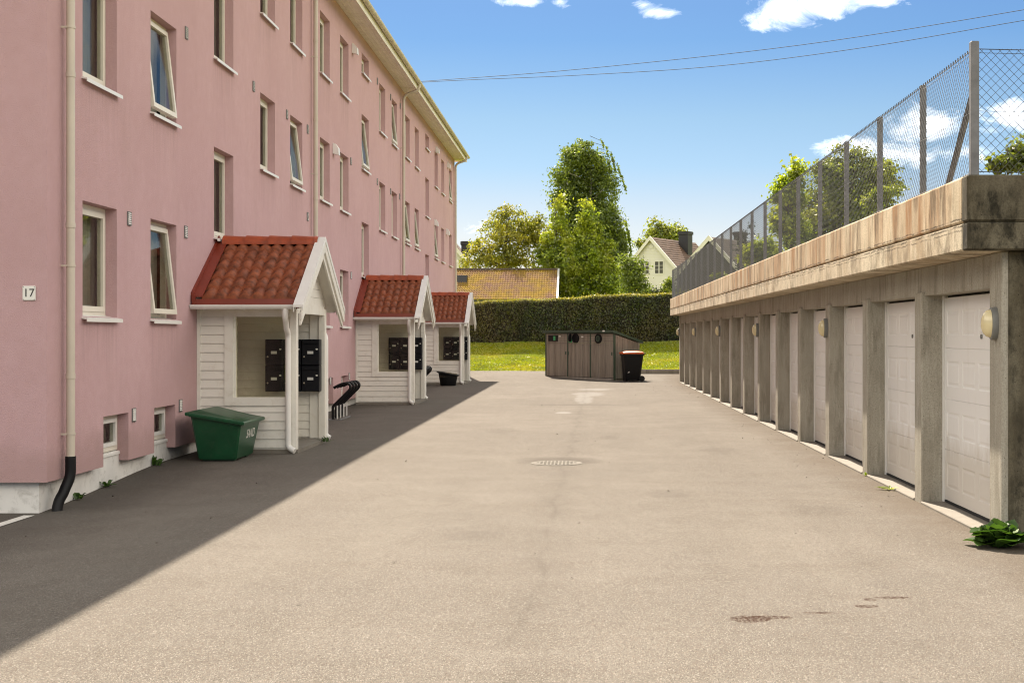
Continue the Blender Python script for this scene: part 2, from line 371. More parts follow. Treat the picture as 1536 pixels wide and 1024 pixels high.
    M['leaf_birch']=leaf('birch_leaves',(.07,.11,.016),(.16,.22,.03),(.30,.37,.06),.45)
    M['leaf_maple']=leaf('bright_maple_leaves',(.08,.125,.01),(.28,.385,.022),(.50,.59,.05),.5,(.5,.48,.04),.4)
    M['leaf_gold']=leaf('yellowing_maple_leaves',(.10,.125,.015),(.24,.27,.03),(.40,.38,.05),.5,(.46,.40,.04),.45)
    M['leaf_mid']=leaf('mid_green_leaves',(.08,.12,.018),(.22,.28,.035),(.38,.44,.06),.45,(.28,.25,.05),.4)
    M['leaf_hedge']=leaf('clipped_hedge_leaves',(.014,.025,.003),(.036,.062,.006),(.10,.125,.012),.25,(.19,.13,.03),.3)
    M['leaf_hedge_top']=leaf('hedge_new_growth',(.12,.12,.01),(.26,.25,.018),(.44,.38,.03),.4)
    M['leaf_dark']=leaf('dark_conifer_sprays',(.018,.028,.012),(.03,.045,.018),(.05,.07,.025),.2)
    M['leaf_weed']=leaf('broad_weed_leaves',(.035,.085,.012),(.06,.13,.02),(.11,.2,.03),.35)
    M['grass_blade']=leaf('lawn_blades',(.18,.23,.003),(.25,.32,.004),(.34,.39,.006),.35,(.50,.42,.02),.5)
    M['bark']=worn('grey_brown_bark',(.12,.095,.075),.9,.35,7,.5,18)
    M['birch_bark']=worn('pale_birch_bark',(.5,.47,.42),.8,.25,5,.3,14,dirt=(.08,.07,.06))
    M['hedge_core']=worn('hedge_twigs',(.022,.02,.011),.95,.3,5,.3,14)
    n=NT('lawn_turf')
    c=n.ramp(n.noise(1.1,6,.65),[(.3,(.18,.21,.004)),(.7,(.31,.32,.006))])
    c=n.mix(n.ramp(n.noise(24,5,.7),[(.35,.6),(.6,0.)]),c,(.10,.12,.008)); n.bump(n.noise(30,4,.7),.8,.05); M['turf']=n.set(c,.95,spec=0)
    n=NT('roof_soil')
    c=n.ramp(n.noise(2,6,.65),[(.3,(.10,.085,.06)),(.7,(.17,.145,.10))]); M['soil']=n.set(c,.95,spec=.1)
build_materials()

# ------------------------------------------------------------------ ground
def gz(x,y):
    z=-.15*sm((18.6-y)/4.8)*sm((-x-2.6)/2.6)
    z+=.17*sm((y-48.5)/8.5)
    return z
def H(x,y):
    z=gz(x,y)
    y0=57.2-.9*sm((x+1)/3)
    t=y-y0
    if t>0:
        hump=.12*math.exp(-((x+3.6)/2.2)**2-((t-4.5)/2.2)**2)+.03*math.sin(x*1.7)
        z=.17+.50*sm(t/8.0)+.62*sm((t-7.4)/3.2)+hump*sm(t/2)
        z+= max(0,y-68)*.036*(1 if y<150 else 150/max(y,150)*1.0)
    up=2.62*sm((x-8.9)/.8)*sm((y-10.2)/1.5)
    return max(z,up)
def grid_obj(name,xs,ys,fn,mat,smooth=True):
    m=MB(); nx=len(xs); 
    m.v=[(x,y,fn(x,y)) for y in ys for x in xs]
    for j in range(len(ys)-1):
        for i in range(nx-1):
            m.f.append([j*nx+i,j*nx+i+1,(j+1)*nx+i+1,(j+1)*nx+i]); m.m.append(0)
    return m.build(name,mat,None,smooth,fix=False)
def rng(a,b,s): return list(np.arange(a,b,s))
xs=[-600,-300,-120,-60,-30]+rng(-18,16,.5)+[16,22,30,60,120,300,600]
ys=[-60,-30,-10]+rng(0,54,3)+rng(54,70,.35)+[70,75,80,90,100,110,120,130,140,150,200,400,900]
g=grid_obj('lawn',xs,ys,lambda x,y:H(x,y)-(.45*(1-sm((x-8.3)/.6)) if y<55.2 else .03 if y<57.2-.9*sm((x+1)/3) else 0),M['turf']); tag(g,kind='structure')
def edge_y(x): return 57.2-.9*sm((x+1)/3)+.18*math.sin(x*1.3)+.08*math.sin(x*4.1+1)
m=MB()
axs=[-40,-25,-15]+rng(-10.5,9.1,.31)+[9.3,14,25,40]; nys=120
for j in range(nys):
    for x in axs:
        y=-16+((edge_y(x) if x<9.2 else 10.9)+.05+16)*(j/(nys-1)); m.v.append((x,y,gz(x,y)+.004))
for j in range(nys-1):
    for i in range(len(axs)-1):
        a=j*len(axs)+i; m.f.append([a,a+1,a+1+len(axs),a+len(axs)]); m.m.append(0)
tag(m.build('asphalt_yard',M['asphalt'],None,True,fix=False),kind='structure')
# painted parking line by the end of the pink house
m=MB(); m.quad((-5.62,9.4,gz(-5.6,9.4)+.009),(-5.51,9.4,gz(-5.5,9.4)+.009),(-5.46,13.9,gz(-5.46,13.9)+.010),(-5.57,13.9,gz(-5.57,13.9)+.010))
tag(m.build('painted_line',M['paint_line'],fix=False),kind='structure')

# manhole cover
t=thing('manhole_cover','round worn iron manhole cover set in the middle of the sunny asphalt','manhole cover',(-.36,17.95,.0))
m=MB(); m.lathe([(.325,-.02),(.335,.006),(.325,.012),(.30,.012)],(0,0,0),36); m.build('frame_ring',M['iron'],t,fix=True)
m=MB(); m.lathe([(.296,-.01),(.296,.010),(.28,.013),(.0005,.013)],(0,0,0),36)
for i in range(-5,6):
    for j in range(-5,6):
        if i*i+j*j<26: m.box(i*.048-.014,i*.048+.014,j*.048-.014,j*.048+.014,.0132,.018)
m.build('lid',M['iron'],t)

# ------------------------------------------------------------------ pink apartment building
XW=-5.38; YA=14.0; YB=57.9; ZT=8.93; RV=.15
BLD=thing('apartment_building','long pink rendered three storey apartment building with beige downpipes','apartment building',(XW,YA,0))
B0=Vector((XW,YA,0))
def bld(m,name,mat,smooth=False,auto=None):
    m.v=[(a-B0.x,b-B0.y,c-B0.z) for a,b,c in m.v]
    o=m.build(name,mat,BLD,smooth)
    if auto: autosmooth(o,auto)
    return o
S=[20.6,34.05,47.55]
wins=[]   # (y0,y1,z0,z1,tilt,kind)
FL=[(1.85,3.09),(4.42,5.67),(7.0,8.25)]
tilts={(0,1,0),(0,1,1),(0,3,1),(1,3,2),(2,0,1),(2,1,1),(2,2,1),(2,4,2),(2,0,0)}
for k,s in enumerate(S):
    cols=[-5.6,-3.25,2.62,4.98]+([8.0] if k==2 else [])
    for ci,dx in enumerate(cols):
        for fi,(z0,z1) in enumerate(FL):
            wins.append((s+dx,s+dx+1.1,z0,z1,(k,ci,fi) in tilts,'flat'))
    wins.append((s-.28,s+.84,3.07,4.38,False,'stair')); wins.append((s-.28,s+.84,5.68,6.98,k==1,'stair')); wins.append((s-.28,s+.84,7.99,8.46,False,'small'))
    for dx,w in ((-4.95,.86),(-3.1,.9),(3.2,.88),(5.1,.88)):
        wins.append((s+dx,s+dx+w,.30,.735,False,'cellar'))
# facade with real openings
ysb=sorted({round(v,4) for w in wins for v in w[:2]}|{YA,YB}); zsb=sorted({round(v,4) for w in wins for v in w[2:4]}|{.175,ZT})
m=MB()
def inwin(y,z):
    for w in wins:
        zb=.175 if w[5]=='cellar' else w[2]
        if w[0]<y<w[1] and zb<z<w[3]: return True
    return False
for i in range(len(ysb)-1):
    for j in range(len(zsb)-1):
        a,b,c,d=ysb[i],ysb[i+1],zsb[j],zsb[j+1]
        if not inwin((a+b)/2,(c+d)/2): m.quad((XW,a,c),(XW,b,c),(XW,b,d),(XW,a,d))
for w in wins:
    y0,y1,z0,z1=w[:4]; xb=XW-RV-.02
    if w[5]=='cellar': z0=.175
    m.quad((XW,y0,z0),(XW,y0,z1),(xb,y0,z1),(xb,y0,z0)); m.quad((XW,y1,z0),(xb,y1,z0),(xb,y1,z1),(XW,y1,z1))
    m.quad((XW,y0,z1),(XW,y1,z1),(xb,y1,z1),(xb,y0,z1))
    if w[5]!='cellar': m.quad((XW,y0,z0),(xb,y0,z0),(xb,y1,z0),(XW,y1,z0))
XD=-16.0
m.quad((XD,YA,.175),(XW,YA,.175),(XW,YA,ZT),(XD,YA,ZT)); m.quad((XW,YB,.175),(XD,YB,.175),(XD,YB,ZT),(XW,YB,ZT))
m.quad((XD,YB,.175),(XD,YA,.175),(XD,YA,ZT),(XD,YB,ZT))
# gable triangles and underside of the render
RZ=ZT+ (XW-XD)/2*math.tan(math.radians(27))
for y in (YA,YB): m.add([(XD,y,ZT),(XW,y,ZT),((XD+XW)/2,y,RZ)],[(0,1,2)])
prev=YA
for w in sorted([w for w in wins if w[5]=='cellar'])+[(YB,YB)]:
    m.quad((XW,prev,.175),(XW-.12,prev,.175),(XW-.12,w[0],.175),(XW,w[0],.175)); prev=w[1]
m.quad((XW,YA,.175),(XD,YA,.175),(XD,YA+.12,.175),(XW,YA+.12,.175))
fac=bld(m,'facade',M['pink'])
for p in fac.data.polygons: pass
# foundation
m=MB(); xf=XW-.115
cel=sorted([w for w in wins if w[5]=='cellar']); 
prev=YA+.10
m.box(XD+.1,xf,YA+.10,YB-.1,-.5,.29)
bld(m,'foundation',M['plaster'])
m=MB(); m.box(XD+.6,XW-.75,YA+.4,YB-.4,.31,ZT-.1); bld(m,'inner_wall',M['dark_void'])
# windows, made per size and copied
protos={}
def make_window(w,h,kind,tilt):
    fr=.055; d=.07
    m=MB()
    def ring(m,y0,y1,z0,z1,t,x0,x1):
        m.box(x0,x1,y0,y0+t,z0,z1); m.box(x0,x1,y1-t,y1,z0,z1); m.box(x0,x1,y0+t,y1-t,z0,z0+t); m.box(x0,x1,y0+t,y1-t,z1-t,z1)
    ring(m,.003,w-.003,.003,h-.003,fr,-.05,.02)
    win=m.build('window',M['cream_frame'],BLD)
    # sash (origin at its top hinge)
    a=fr+.004; m=MB(); st=.06 if kind!='cellar' else .045
    sh=h-2*a; ring(m,a,w-a,-sh,0,st,-.035,.032)
    sa=m.build('sash',M['cream_frame'] if kind!='cellar' else M['white_metal'],win); sa.location=(0,0,h-a)
    m=MB(); m.box(-.004,.004,a+st,w-a-st,-sh+st,-st); pa=m.build('pane',M['glass'],win); pa.location=(0,0,h-a)
    if tilt:
        for o in (sa,pa): o.rotation_euler=(0,-math.radians(6.5),0); o.location.x+=.02
    if kind!='cellar':
        m=MB(); m.prism([(.02,.012),(.02,-.01),(RV+.055,-.035),(RV+.055,-.06),(RV+.062,-.06),(RV+.062,-.02),(.02,.018)],'y',-.03,w+.03)
        sl=m.build('window_sill',M['white_metal'],win)
    else:
        m=MB(); m.prism([(-.02,0),(-.02,-.02),(.045,-.035),(.045,-.05),(.05,-.05),(.05,-.02)],'y',0,w); m.build('window_sill',M['white_metal'],win)
    # folds of curtain behind the glass
    m=MB(); n=26; vs=[]
    c0=.10 if kind!='cellar' else .02
    for i in range(n+1):
        y=.02+(w*(.80 if kind=='flat' else .96))*i/n + (w*.18 if kind=='flat' else 0)
        x=-.13-.025*math.sin(i*1.9)-.01*math.sin(i*.7)
        vs+=[(x,y,.04),(x,y,h-.04)]
    m.add(vs,[(2*i,2*i+2,2*i+3,2*i+1) for i in range(n)])
    m.build('curtain',M['curtain'],win,smooth=True)
    return win
for (y0,y1,z0,z1,ti,kd) in wins:
    key=(round(y1-y0,2),round(z1-z0,2),kd,ti)
    if key not in protos: o=protos[key]=make_window(y1-y0,z1-z0,kd,ti)
    else: o=copy_tree(protos[key],BLD)
    o.location=(-RV,y0-B0.y,z0)
    if ti: o['label']='window with its sash tilted open'
# roof, eaves, gutter
sl=math.tan(math.radians(27)); xr=(XD+XW)/2; xo=-4.90
ez=9.06
m=MB()
def rz(x): return ez+(xo-x)*sl
for sgn in (0,1):
    def mx(x): return x if not sgn else 2*xr-x
    m.quad((mx(xo),YA-.35,ez),(mx(xo),YB+.42,ez),(xr,YB+.42,rz(xr)),(xr,YA-.35,rz(xr)))
    m.quad((mx(xo),YA-.35,ez-.05),(mx(xo),YB+.42,ez-.05),(xr,YB+.42,rz(xr)-.05),(xr,YA-.35,rz(xr)-.05))
    m.quad((mx(xo),YA-.35,ez-.05),(mx(xo),YB+.42,ez-.05),(mx(xo),YB+.42,ez),(mx(xo),YA-.35,ez))
# tile noses showing above the gutter
for i in range(int((YB-YA+.7)/.3)):
    y=YA-.33+i*.3; m.prism([(y,ez+.001),(y+.06,ez+.035),(y+.16,ez+.045),(y+.24,ez+.02),(y+.28,ez+.001)],'x',xo-.4,xo+.03)
bld(m,'roof',M['dark_roof'])
m=MB(); m.box(XW+.003,-4.93,YA-.3,YB+.38,8.86,8.885)
m.box(-4.928,-4.905,YA-.3,YB+.38,8.82,9.02); m.box(XW-.9,-4.93,YB+.385,YB+.41,8.84,9.0)
for i in range(1,4): m.box(XW+i*.11,XW+i*.11+.006,YA-.3,YB+.37,8.852,8.8595)
bld(m,'eave_boards',M['eave_wood'])
m=MB(); arc=[(-4.835+.068*math.cos(a),9.03+.068*math.sin(a)) for a in np.linspace(PI,2*PI,9)]
prof=arc+[(x*.0+(-4.835)+(x+4.835)*.9,9.03+(z-9.03)*.9) for x,z in reversed(arc)]
m.prism(prof,'y',YA-.3,YB+.4)
for i in range(int((YB-YA)/.6)):
    y=YA+i*.6; a2=[(-4.835+.074*math.cos(a),9.03+.074*math.sin(a)) for a in np.linspace(PI,2*PI,7)]
    m.prism(a2+[(-4.835+.069*math.cos(a),9.03+.069*math.sin(a)) for a in np.linspace(2*PI,PI,7)],'y',y,y+.03)
bld(m,'gutter',M['gutter_old'])
m=MB()
for dz in (.13,.2): m.tube([(-5.15,YA,rz(-5.15)+dz),(-5.15,YB+.3,rz(-5.15)+dz)],.009,6)
for i in range(int((YB-YA)/1.2)+1): 
    y=YA+i*1.2; m.box(-5.17,-5.155,y,y+.02,rz(-5.15),rz(-5.15)+.22)
bld(m,'snow_guard',M['black_metal'])
# downpipes
def arcpts(p0,c,p1,n=6):
    p0,c,p1=map(Vector,(p0,c,p1)); return [(p0*(1-t)**2+c*2*t*(1-t)+p1*t*t) for t in np.linspace(0,1,n)]
for k,y in enumerate((14.42,27.55,40.95,57.45)):
    m=MB(); x=XW+.085
    zb=.36 if k==0 else .18
    pts=[(x,y,zb),(x,y,8.42)]+arcpts((x,y,8.5),(x,y,8.66),(x+.2,y,8.72))+arcpts((x+.3,y,8.75),(-4.835,y,8.80),(-4.835,y,8.93))+[(-4.835,y,8.98)]
    m.tube(pts,.044,12)
    for z in (1.2,2.75,4.3,5.85,7.4): m.tube([(x,y,z),(x,y,z+.05)],.0495,12)
    for z in (.62,2.35,4.8,7.1): m.box(XW-.02,x-.02,y-.045,y-.03,z,z+.02); m.tube([(x,y,z),(x,y,z+.022)],.051,12)
    o=bld(m,'downpipe',M['pipe'],auto=40)
    if k==0:
        m=MB(); m.tube([(x,y,.40),(x,y,.30)]+arcpts((x,y,.26),(x,y,.18),(x-.03,y-.04,.10))+arcpts((x-.05,y-.08,.02),(x-.09,y-.12,-.05),(x-.085,y-.15,-.16)),.054,12)
        for z in np.arange(.12,.38,.035): pass
        o2=bld(m,'drain_hose',M['black_plastic'],auto=40)
# wall vents
def WP(px,py): 
    Y=F*(-XW)/(VX-px); return Y, HC+(VY-py)*Y/F
vent0=None
for (px,py) in ((193,328),(278,348),(279,50),(380,130),(430,172),(461,194),(461,325),(200,622),(270,608),(526,242),(565.7,272.6),(565.7,122),(585.6,146),(600,159),(599,295),(585.6,287),(526.4,413),(495,571),(523.5,564.4)):
    y,z=WP(px,py)
    if vent0 is None:
        m=MB(); m.box(.001,.006,-.062,.062,-.082,.082)
        for s in (-1,1): m.box(.006,.016,s*.062-.008*(s>0),s*.062+.008*(s<0),-.082,.082)
        m.box(.006,.016,-.054,.054,.074,.082); m.box(.006,.016,-.054,.054,-.082,-.074)
        vent0=m.build('wall_vent',M['lamp_base'],BLD); o=vent0
        m=MB()
        for i in range(6):
            zz=-.066+i*.024; m.add([(.007,-.053,zz+.016),(.007,.053,zz+.016),(.018,.053,zz),(.018,-.053,zz),(.007,-.053,zz+.019),(.007,.053,zz+.019),(.019,.053,zz+.003),(.019,-.053,zz+.003)],[(0,1,2,3),(4,7,6,5),(3,2,6,7)])
        m.build('lamella',M['white_metal'],vent0)
    else: o=copy_tree(vent0,BLD)
    o.location=(0,y-B0.y,z)
hood0=None
for (px,py) in ((500,224),(528.6,74),(653.6,225),(671,248),(652,334),(669.6,348)):
    y,z=WP(px,py)
    if hood0 is None:
        m=MB(); m.prism([(0,-.10),(.13,-.13),(.12,.02),(.05,.11),(0,.13)],'y',-.09,.09); hood0=m.build('vent_hood',M['white_metal'],BLD); o=hood0
    else: o=copy_tree(hood0,BLD)
    o.location=(.002,y-B0.y,z)
# entrance doors inside the porches
for s in S:
    m=MB(); m.box(XW+.004,XW+.05,s-.5,s+.5,.06,2.1); o=bld(m,'entrance_door',M['white_wood'])
# house number
t=thing('house_number_plate','white enamel house number plate reading 17 on the pink end wall','house number',(-5.552,YA-.004,2.065))
m=MB(); m.bbox(-.066,.066,-.012,0,-.073,.073,.006); m.build('plate',M['plate_white'],t)
me=text_mesh('17',.115,.001); me.materials.append(M['ink']); o=bpy.data.objects.new('numerals',me); COL.objects.link(o); o.parent=t
o.rotation_euler=(PI/2,0,0); o.location=(0,-.0135,0)
m=MB()
for a in (-.055,.055):
    for b in (-.062,.062): m.lathe([(.004,-.016),(.004,-.011)],(a,0,b),8,'y')
m.build('screw',M['steel'],t)

# ------------------------------------------------------------------ entrance porches (local frame: x=0 at the wall plane, y=0 at the porch middle)
DX=1.38; HW=1.12
def siding(m,x0,x1,y,z0,z1,sgn,pitch=.124):
    """lapped boards on a wall facing -y (sgn -1) or +y"""
    z=z0
    while z<z1-.02:
        zt=min(z+pitch,z1)
        m.prism([(y,z),(y+sgn*.020,z),(y+sgn*.021,z+.012),(y+sgn*.006,zt-.004),(y,zt-.004)],'x',x0,x1); z+=pitch
def make_porch():
    t=thing('entrance_porch','','porch')
    W=M['white_wood']
    zt=2.02
    # near wall with the big window
    gx0,gx1,gz0,gz1=.54,DX-.1,.785,1.90
    y0=-HW
    m=MB()
    m.box(.002,DX-.1,y0,y0+.05,.06,gz0); m.box(.002,gx0,y0,y0+.05,gz0,zt); m.box(gx0,DX-.1,y0,y0+.05,gz1,zt)
    siding(m,.05,DX-.092,y0,.08,gz0-.125,-1); siding(m,.05,.385,y0,gz0-.125+.001,zt,-1)
    siding(m,.05,DX-.1,y0+.05,.08,gz0,1); siding(m,.05,gx0,y0+.05,gz0+.001,zt,1)
    m.box(.002,.05,y0-.03,y0-.001,.06,zt)
    m.build('side_wall',W,t)
    m=MB(); m.box(.385,.505,y0-.034,y0-.002,gz0-.12,zt-.01); m.box(.506,DX-.1,y0-.03,y0-.002,gz0-.12,gz0-.005)
    m.box(.506,gx1,y0-.03,y0-.002,gz1,zt-.01); m.box(.505,.53,y0-.012,y0+.03,gz0-.005,gz1)
    fr=m.build('window_trim',W,t)
    m=MB(); m.box(.531,gx1,y0+.008,y0+.014,gz0-.004,gz1-.001); m.build('pane',M['porch_glass'],fr)
    # far wall
    y1=HW
    m=MB(); m.box(.002,DX-.1,y1-.05,y1,.06,zt); siding(m,.02,DX-.09,y1-.05,.08,zt,-1); siding(m,.02,DX-.09,y1,.08,zt,1)
    m.build('side_wall',W,t)
    # posts
    for s in (-1,1):
        m=MB()
        ya,yb=(y0-.006,y0+.12) if s<0 else (y1-.12,y1+.006)
        m.bbox(DX-.1,DX,ya,yb,.05,zt+.02,.005)
        if s>0: m.box(DX-.24,DX-.101,y1-.085,y1-.0715,.06,zt)
        m.build('post',W,t)
    # header, gable boards
    rise=.90; ye=1.42; zr=2.965; ze=2.09
    slope=(zr-ze)/ye
    m=MB(); m.box(DX-.085,DX-.01,y0+.121,y1-.121,zt-.07,zt+.06)
    z=zt+.061
    while z<zr-.16:
        zz=z+.124; h=(zr-.1-zz)/slope
        hb=(zr-.1-z)/slope
        m.prism([(-hb,z),(hb,z),(max(h,.01),zz-.004),(-max(h,.01),zz-.004)],'x',DX-.06,DX-.03); z+=.124
    m.build('gable',W,t)
    # ceiling/soffit and rafters
    m=MB()
    for s in (-1,1):
        m.prism([(0,zr-.075),(s*(ye-.03),ze-.075),(s*(ye-.03),ze-.04),(0,zr-.04)],'x',.004,DX+.19)
    m.build('soffit',W,t)
    # tiled roof
    rf_=MB(); x0,x1=.14,DX+.10; p=.165; nc=6
    for s in (-1,1):
        nx=int((x1-x0)/p*10)
        rows=[]
        for c in range(nc):
            for q in (0,.04,.5,1.): rows.append((c,q))
        base=len(rf_.v)
        for c,q in rows:
            tt=(c+q)/nc
            yy=-(ye-.02)*(1-tt)-.0; zz=ze+.02+(zr-ze-.02)*tt
            lift=.046*(1-q)+(.0 if q>0 else -.02)
            for i in range(nx+1):
                x=x0+(x1-x0)*i/nx; ph=((x/p)%1.)
                wv=abs(math.cos(PI*(ph-.38)))**.75
                hh=.004+.060*wv+lift
                rf_.v.append((x,s*-1*(yy-.45*hh*-1*0)-0, zz+hh))
        for r in range(len(rows)-1):
            for i in range(nx):
                a=base+r*(nx+1)+i; rf_.f.append([a,a+1,a+nx+2,a+nx+1]); rf_.m.append(0)
        # course noses drop a little: close the underside at the eave
        b2=len(rf_.v)
        for i in range(nx+1):
            x=x0+(x1-x0)*i/nx; rf_.v.append((x,s*(ye-.02),ze-.005))
        for i in range(nx): rf_.f.append([base+i,b2+i,b2+i+1,base+i+1]); rf_.m.append(0)
    roof=rf_.build('roof',M['clay'],t); autosmooth(roof,50)
    m=MB()
    k=0; x=.09
    while x<DX+.06:
        xe=min(x+.37,DX+.10)
        prof=[(.15*math.sin(a),zr+.015+.115*math.cos(a)+.012) for a in np.linspace(-1.75,1.75,11)]
        prof2=[(.138*math.sin(a),zr+.01+.10*math.cos(a)) for a in np.linspace(-1.75,1.75,11)]
        vs=[(x,a,b) for a,b in prof]+[(xe,a*.93,zr+(b-zr)*.92-.006) for a,b in prof]+[(x,a,b) for a,b in prof2]
        n=11; m.add(vs,[(i,i+1,n+i+1,n+i) for i in range(n-1)]+[(i,2*n+i,2*n+i+1,i+1) for i in range(n-1)])
        x+=.335
    rc=m.build('ridge_tiles',M['ridge_clay'],roof); autosmooth(rc,40)
    # red flashing at the wall and at the eave
    m=MB()
    for s in (-1,1):
        m.prism([(s*.0,zr+.02),(s*(ye+.02),ze+.02),(s*(ye+.02),ze+.14),(0,zr+.14)],'x',.002,.02)
        m.prism([(s*.0,zr+.075),(s*(ye+.0),ze+.075),(s*(ye+.0),ze+.09),(0,zr+.09)],'x',.0205,.155)
        m.prism([(s*(ye-.005),ze+.05),(s*(ye+.035),ze-.075),(s*(ye+.028),ze-.078),(s*(ye-.012),ze+.045)],'x',.02,DX+.1)
        if s<0: m.box(-.0+.021,.06,-ye-.05,-ye+.01,ze-.06,ze+.11)
    m.build('flashing',M['brown_metal'],t)
    # barge boards with a sheet cap
    for s in (-1,1):
        m=MB(); xb=DX+.165
        def L(y): return zr+.075-(slope)*abs(y)
        yE=ye+.24
        m.prism([(0,L(0)),(s*yE,L(yE)),(s*yE,L(yE)-.16),(s*(yE-.05),L(yE-.05)-.19),(0,L(0)-.17)],'x',xb,xb+.024)
        m.prism([(0,L(0)-.10),(s*(yE-.03),L(yE-.03)-.10),(s*(yE-.03),L(yE-.03)-.255),(s*(yE-.09),L(yE-.09)-.27),(0,L(0)-.27)],'x',xb-.026,xb-.001)
        bb=m.build('barge_board',M['white_wood'],t)
        m=MB(); m.prism([(0,L(0)+.045),(s*(yE+.01),L(yE+.01)+.045),(s*(yE+.01),L(yE+.01)+.012),(s*0,L(0)+.012)],'x',xb-.10,xb+.034)
        m.prism([(0,L(0)+.0115),(s*(yE+.01),L(yE+.01)+.0115),(s*(yE+.01),L(yE+.01)-.03),(0,L(0)-.03)],'x',xb+.0255,xb+.033)
        m.prism([(0,L(0)+.0115),(s*(yE),L(yE)+.0115),(s*(yE),L(yE)-.06),(0,L(0)-.06)],'x',xb-.10,xb-.09)
        m.build('barge_cap',M['white_metal'],bb)
    # gutters and downpipes
    for s in (-1,1):
        m=MB(); gy=s*(ye+.045); gzc=ze-.03
        a1=[(gy+.062*math.cos(a),gzc+.066*math.sin(a)) for a in np.linspace(PI,2*PI,9)]
        a2=[(gy+.054*math.cos(a),gzc+.058*math.sin(a)) for a in np.linspace(2*PI,PI,9)]
        m.prism(a1+a2,'x',.01,DX+.07)
        for xx in (.18,.72,1.25): m.prism([(gy+.067*math.cos(a),gzc+.071*math.sin(a)) for a in np.linspace(PI,2*PI,9)]+[(gy+.063*math.cos(a),gzc+.067*math.sin(a)) for a in np.linspace(2*PI,PI,9)],'x',xx,xx+.03)
        m.prism(a1,'x',.006,.0095)
        g_=m.build('gutter',M['white_metal'],t)
        m=MB()
        if s<0:
            xx=DX-.085; py=y0-.075
            pts=[(xx,gy,gzc-.03),(xx,gy,gzc-.09)]+arcpts((xx,gy,gzc-.13),(xx,gy,gzc-.19),(xx-.01,gy+.1,gzc-.25))+arcpts((xx-.01,py-.14,gzc-.33),(xx-.015,py,gzc-.38),(xx-.015,py,gzc-.46))+[(xx-.015,py,.20)]+arcpts((xx-.015,py,.14),(xx-.015,py,.09),(xx+.05,py-.02,.06))+[(xx+.08,py-.03,.045)]
        else:
            xx=DX-.2; py=y1+.055
            pts=[(xx,gy,gzc-.03),(xx,gy,gzc-.10)]+arcpts((xx,gy,gzc-.14),(xx,gy-.02,gzc-.2),(xx+.08,gy-.25,gzc-.28))+arcpts((xx+.1,py+.16,gzc-.36),(DX-.02,py,gzc-.42),(DX-.02,py,gzc-.5))+[(DX-.02,py,.16)]+arcpts((DX-.02,py,.12),(DX-.02,py,.08),(DX+.05,py,.05))
        m.tube(pts,.040,12)
        dp=m.build('downpipe',M['white_metal'],t); autosmooth(dp,45)
    m=MB(); m.box(.003,DX+.02,-HW-.01,HW+.01,-.04,.058); m.build('floor_slab',M['threshold'],t)
    return t
porch0=make_porch()
pl=['red tiled white porch nearest the camera, beside the green grit bin','middle white porch with red tiles, just beyond the black bike rack','farthest white porch with red tiles, behind the black bucket']
porches=[]
for k,s in enumerate(S):
    o=porch0 if k==0 else copy_tree(porch0)
    o.location=(XW,s-.04,gz(-4.5,s)); o['label']=pl[k]; o['group']='entrance porches along the pink building'; porches.append(o)
# mailboxes hang on the inner face of each porch's far wall
def make_mailbox():
    t=thing('mailbox','','mailbox')
    w,h,d=.272,.395,.2
    m=MB(); m.bbox(0,w,-d,0,0,h,.006); m.build('body',M['mail_black'],t)
    m=MB(); m.bbox(.006,w-.006,-d-.012,-d-.0005,.006,h-.075,.004); fl=m.build('door',M['mail_black'],t)
    m=MB(); m.bbox(.006,w-.006,-d-.016,-d-.0005,h-.07,h-.006,.005); m.build('flap',M['mail_black'],t)
    m=MB(); m.box(w/2-.045,w/2+.045,-d-.0175,-d-.0125,h*.44,h*.44+.042); m.build('name_plate',M['label_grey'],fl)
    m=MB(); m.lathe([(.014,-.009),(.011,-.013),(.001,-.013)],(.04,-d-.009,h*.33),12,'y'); m.build('lock',M['brass'],fl)
    m=MB(); m.lathe([(.015,-.009),(.013,-.014),(.001,-.014)],(w-.038,-d-.009,h*.62),14,'y',1.2,.8); m.build('sticker',M['plate_white'],fl)
    return t
mb0=None
nm=['nearest','middle','farthest']
for k,s in enumerate(S):
    for r in range(2):
        for c in range(3):
            if mb0 is None: o=mb0=make_mailbox()
            else: o=copy_tree(mb0)
            o.location=(XW+.50+c*.278,s-.04+HW-.095,gz(-4.5,s)+.785+r*.40)
            o['label']=f"black mailbox in the {nm[k]} porch, {['lower','upper'][r]} row, {['nearest the pink wall','in the middle','nearest the yard'][c]}"
            o['group']='black mailboxes in the porches'

# ------------------------------------------------------------------ concrete garage row
XG=3.287; XL=3.322; XDR=3.50; XP=2.97; Y0G=11.03
pier_y=[11.03,13.66,16.28,18.83,21.33,23.83,26.33,28.8,31.3,33.8,36.3,38.75,41.2,43.6,46.0,48.3]
GAR=thing('garage_row','long concrete garage row with white sectional doors under a streaked parapet','garage',(XG,Y0G,0))
G0=Vector((XG,Y0G,0))
def gar(m,name,mat,parent=None,auto=None):
    m.v=[(a-G0.x,b-G0.y,c-G0.z) for a,b,c in m.v]
    o=m.build(name,mat,parent or GAR)
    if auto: autosmooth(o,auto)
    return o
XE=9.0; YE=pier_y[-1]+.3; ZL=2.03; ZS=2.31; ZP=2.893; ZJ=2.526
for i,y in enumerate(pier_y):
    m=MB()
    zt=ZS-.001 if i in (0,15) else ZL+.035
    m.bbox(XG,XDR+.14,y,y+(.34 if i==0 else .29),-.1,zt,.012)
    gar(m,'pier',M['pier'])
lb=[Y0G+.341]+[pier_y[i]+(.145 if i%2 else .9) for i in range(1,15)]+[YE-.291]
for a,c in zip(lb[:-1],lb[1:]):
    m=MB(); m.bbox(XL,XDR+.12,a,c-.004,ZL,ZS-.002,.004); gar(m,'lintel',M['pier'])

